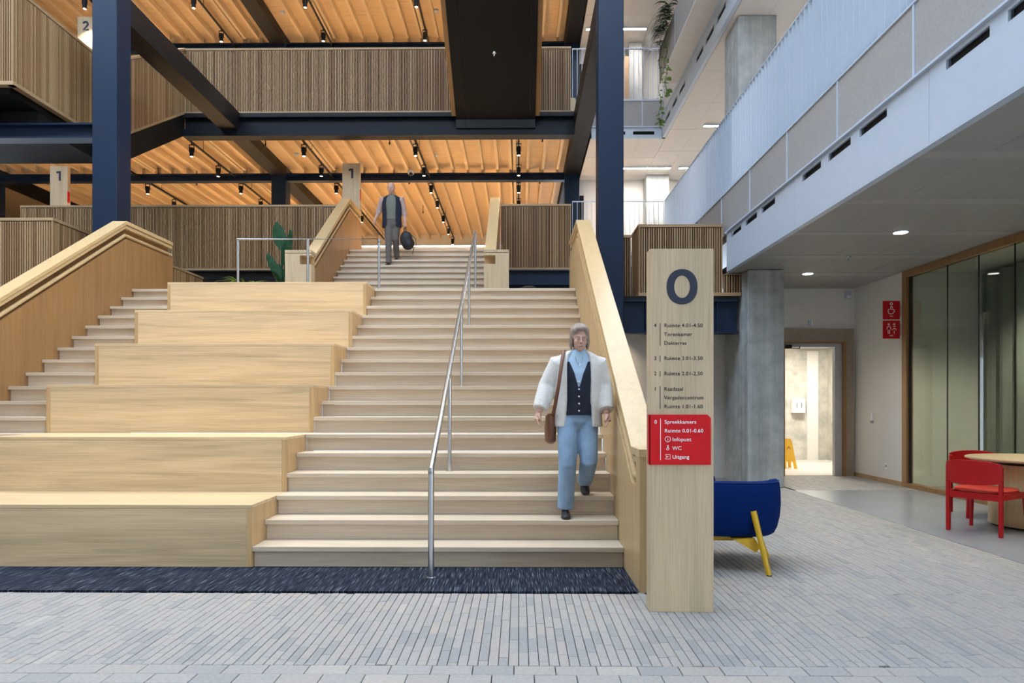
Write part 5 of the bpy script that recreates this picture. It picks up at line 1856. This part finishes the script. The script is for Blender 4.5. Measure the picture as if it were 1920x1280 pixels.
for x, y, z, rx, ry, rz in ((0, 0.040, 0.048, 0.082, 0.085, 0.080), (0, 0.065, 0.0, 0.072, 0.052, 0.075), (-0.072, 0.035, 0.01, 0.012, 0.04, 0.045), (0.072, 0.035, 0.01, 0.012, 0.04, 0.045)):
    e = MB().ellipsoid((0, 0, 0), rx, ry, rz, 14, 10)
    mb.add([c + M @ (Vector(q) + Vector((x, y, z))) for q in e.v], e.f)
fuse('hair', mb, M_HAIRM, mn, 0.008, 2)
mb = MB()
mb.rings([ering((hips.x, hips.y, 5.10), 0.12, 0.11), ering((hips.x, hips.y, 5.16), 0.178, 0.130), ering(hips, 0.178, 0.130), ering(waist, 0.164, 0.118)])
mb.tube([(-2.803, 14.73, 5.19), (-2.798, 14.67, 4.98), (-2.795, 14.63, 4.77), (-2.792, 14.62, 4.50), (-2.79, 14.625, 4.33)], [0.098, 0.088, 0.072, 0.062, 0.060], 16)
mb.tube([(-2.648, 14.74, 5.19), (-2.652, 14.71, 5.02), (-2.655, 14.70, 4.85), (-2.658, 14.80, 4.67), (-2.66, 14.875, 4.51)], [0.098, 0.088, 0.074, 0.064, 0.060], 16)
fuse('trousers', mb, M_TROU, mn, 0.009, 3)
mb = MB()
shoe(mb, (-2.79, 14.70, K7 + 0.002), (-2.80, 14.445, K7 + 0.002), 0)
fuse('shoe', mb, M_SHOE, mn, 0.007, 2)
mb = MB()
shoe(mb, (-2.66, 14.935, K8 + 0.004), (-2.65, 14.70, K8 + 0.003), 0)
fuse('shoe', mb, M_SHOE, mn, 0.007, 2)
mb = MB()
mb.rings([ering((-2.735, 14.72, 5.27), 0.172, 0.126), ering(waist, 0.168, 0.124), ering(chest, 0.192, 0.134), ering((-2.74, 14.715, 5.72), 0.188, 0.112), ering((-2.742, 14.712, 5.785), 0.10, 0.085), ering((-2.744, 14.705, 5.825), 0.068, 0.07)])
fuse('shirt', mb, M_MSHIRT, mn, 0.009, 2)
for A in (armR, armL):
    a, b, c3 = [Vector(q) for q in A]
    mb = MB().tube([a + Vector((-2.74 - a.x, 0, 0)) * 0.3 + Vector((0, 0, -0.03)), a + Vector((0, 0, -0.025)), a.lerp(b, 0.6), b, b.lerp(c3, 0.35)], [0.06, 0.072, 0.066, 0.060, 0.052], 14)
    fuse('sleeve', mb, M_SLEEVE, mn, 0.009, 2)
rs = []
for z, rx, ry, gp in ((5.12, 0.215, 0.160, 34), (5.30, 0.205, 0.155, 32), (5.50, 0.212, 0.158, 32), (5.66, 0.214, 0.145, 30), (5.755, 0.195, 0.115, 30), (5.80, 0.11, 0.095, 36)):
    rs.append(open_ring((-2.738, 14.718, z), rx, ry, 0.030, gp))
fuse('vest', MB().rings(rs), M_VEST, mn, 0.009, 1)
part('belt', MB().rings([ering((-2.733, 14.725, 5.285), 0.1755, 0.129, 28), ering((-2.733, 14.725, 5.325), 0.1735, 0.127, 28)]), M_SHOE, mn, smooth=True)

bp_ = thing('backpack', 'black backpack dangling from the hand of the person on the upper flight', 'backpack', (-2.40, 14.66, 4.60))
mb = MB()
for x, y, z, rx, ry, rz in ((-2.42, 14.66, 4.86, 0.135, 0.09, 0.17), (-2.38, 14.66, 4.76, 0.14, 0.095, 0.14), (-2.36, 14.60, 4.74, 0.09, 0.06, 0.09)):
    mb.ellipsoid((x, y, z), rx, ry, rz, 16, 10)
fuse('pack', mb, plain('black_nylon', (0.012, 0.012, 0.014), 0.6, 0, 0.15, 20), bp_, 0.011, 2)
part('grab_loop', MB().tube([(-2.475, 14.68, 5.00), (-2.462, 14.68, 5.10), (-2.445, 14.67, 5.12), (-2.425, 14.66, 5.09), (-2.41, 14.66, 4.99)], 0.010, 8), M_SHOE, bp_, smooth=True)
part('strap', MB().tube([(-2.30, 14.66, 4.93), (-2.215, 14.66, 4.86), (-2.205, 14.66, 4.72), (-2.28, 14.66, 4.64)], 0.014, 8, 0.4), M_SHOE, bp_, smooth=True)
part('strap', MB().tube([(-2.34, 14.58, 4.95), (-2.26, 14.56, 4.80), (-2.25, 14.57, 4.62), (-2.27, 14.58, 4.52)], 0.012, 8, 0.4), M_SHOE, bp_, smooth=True)
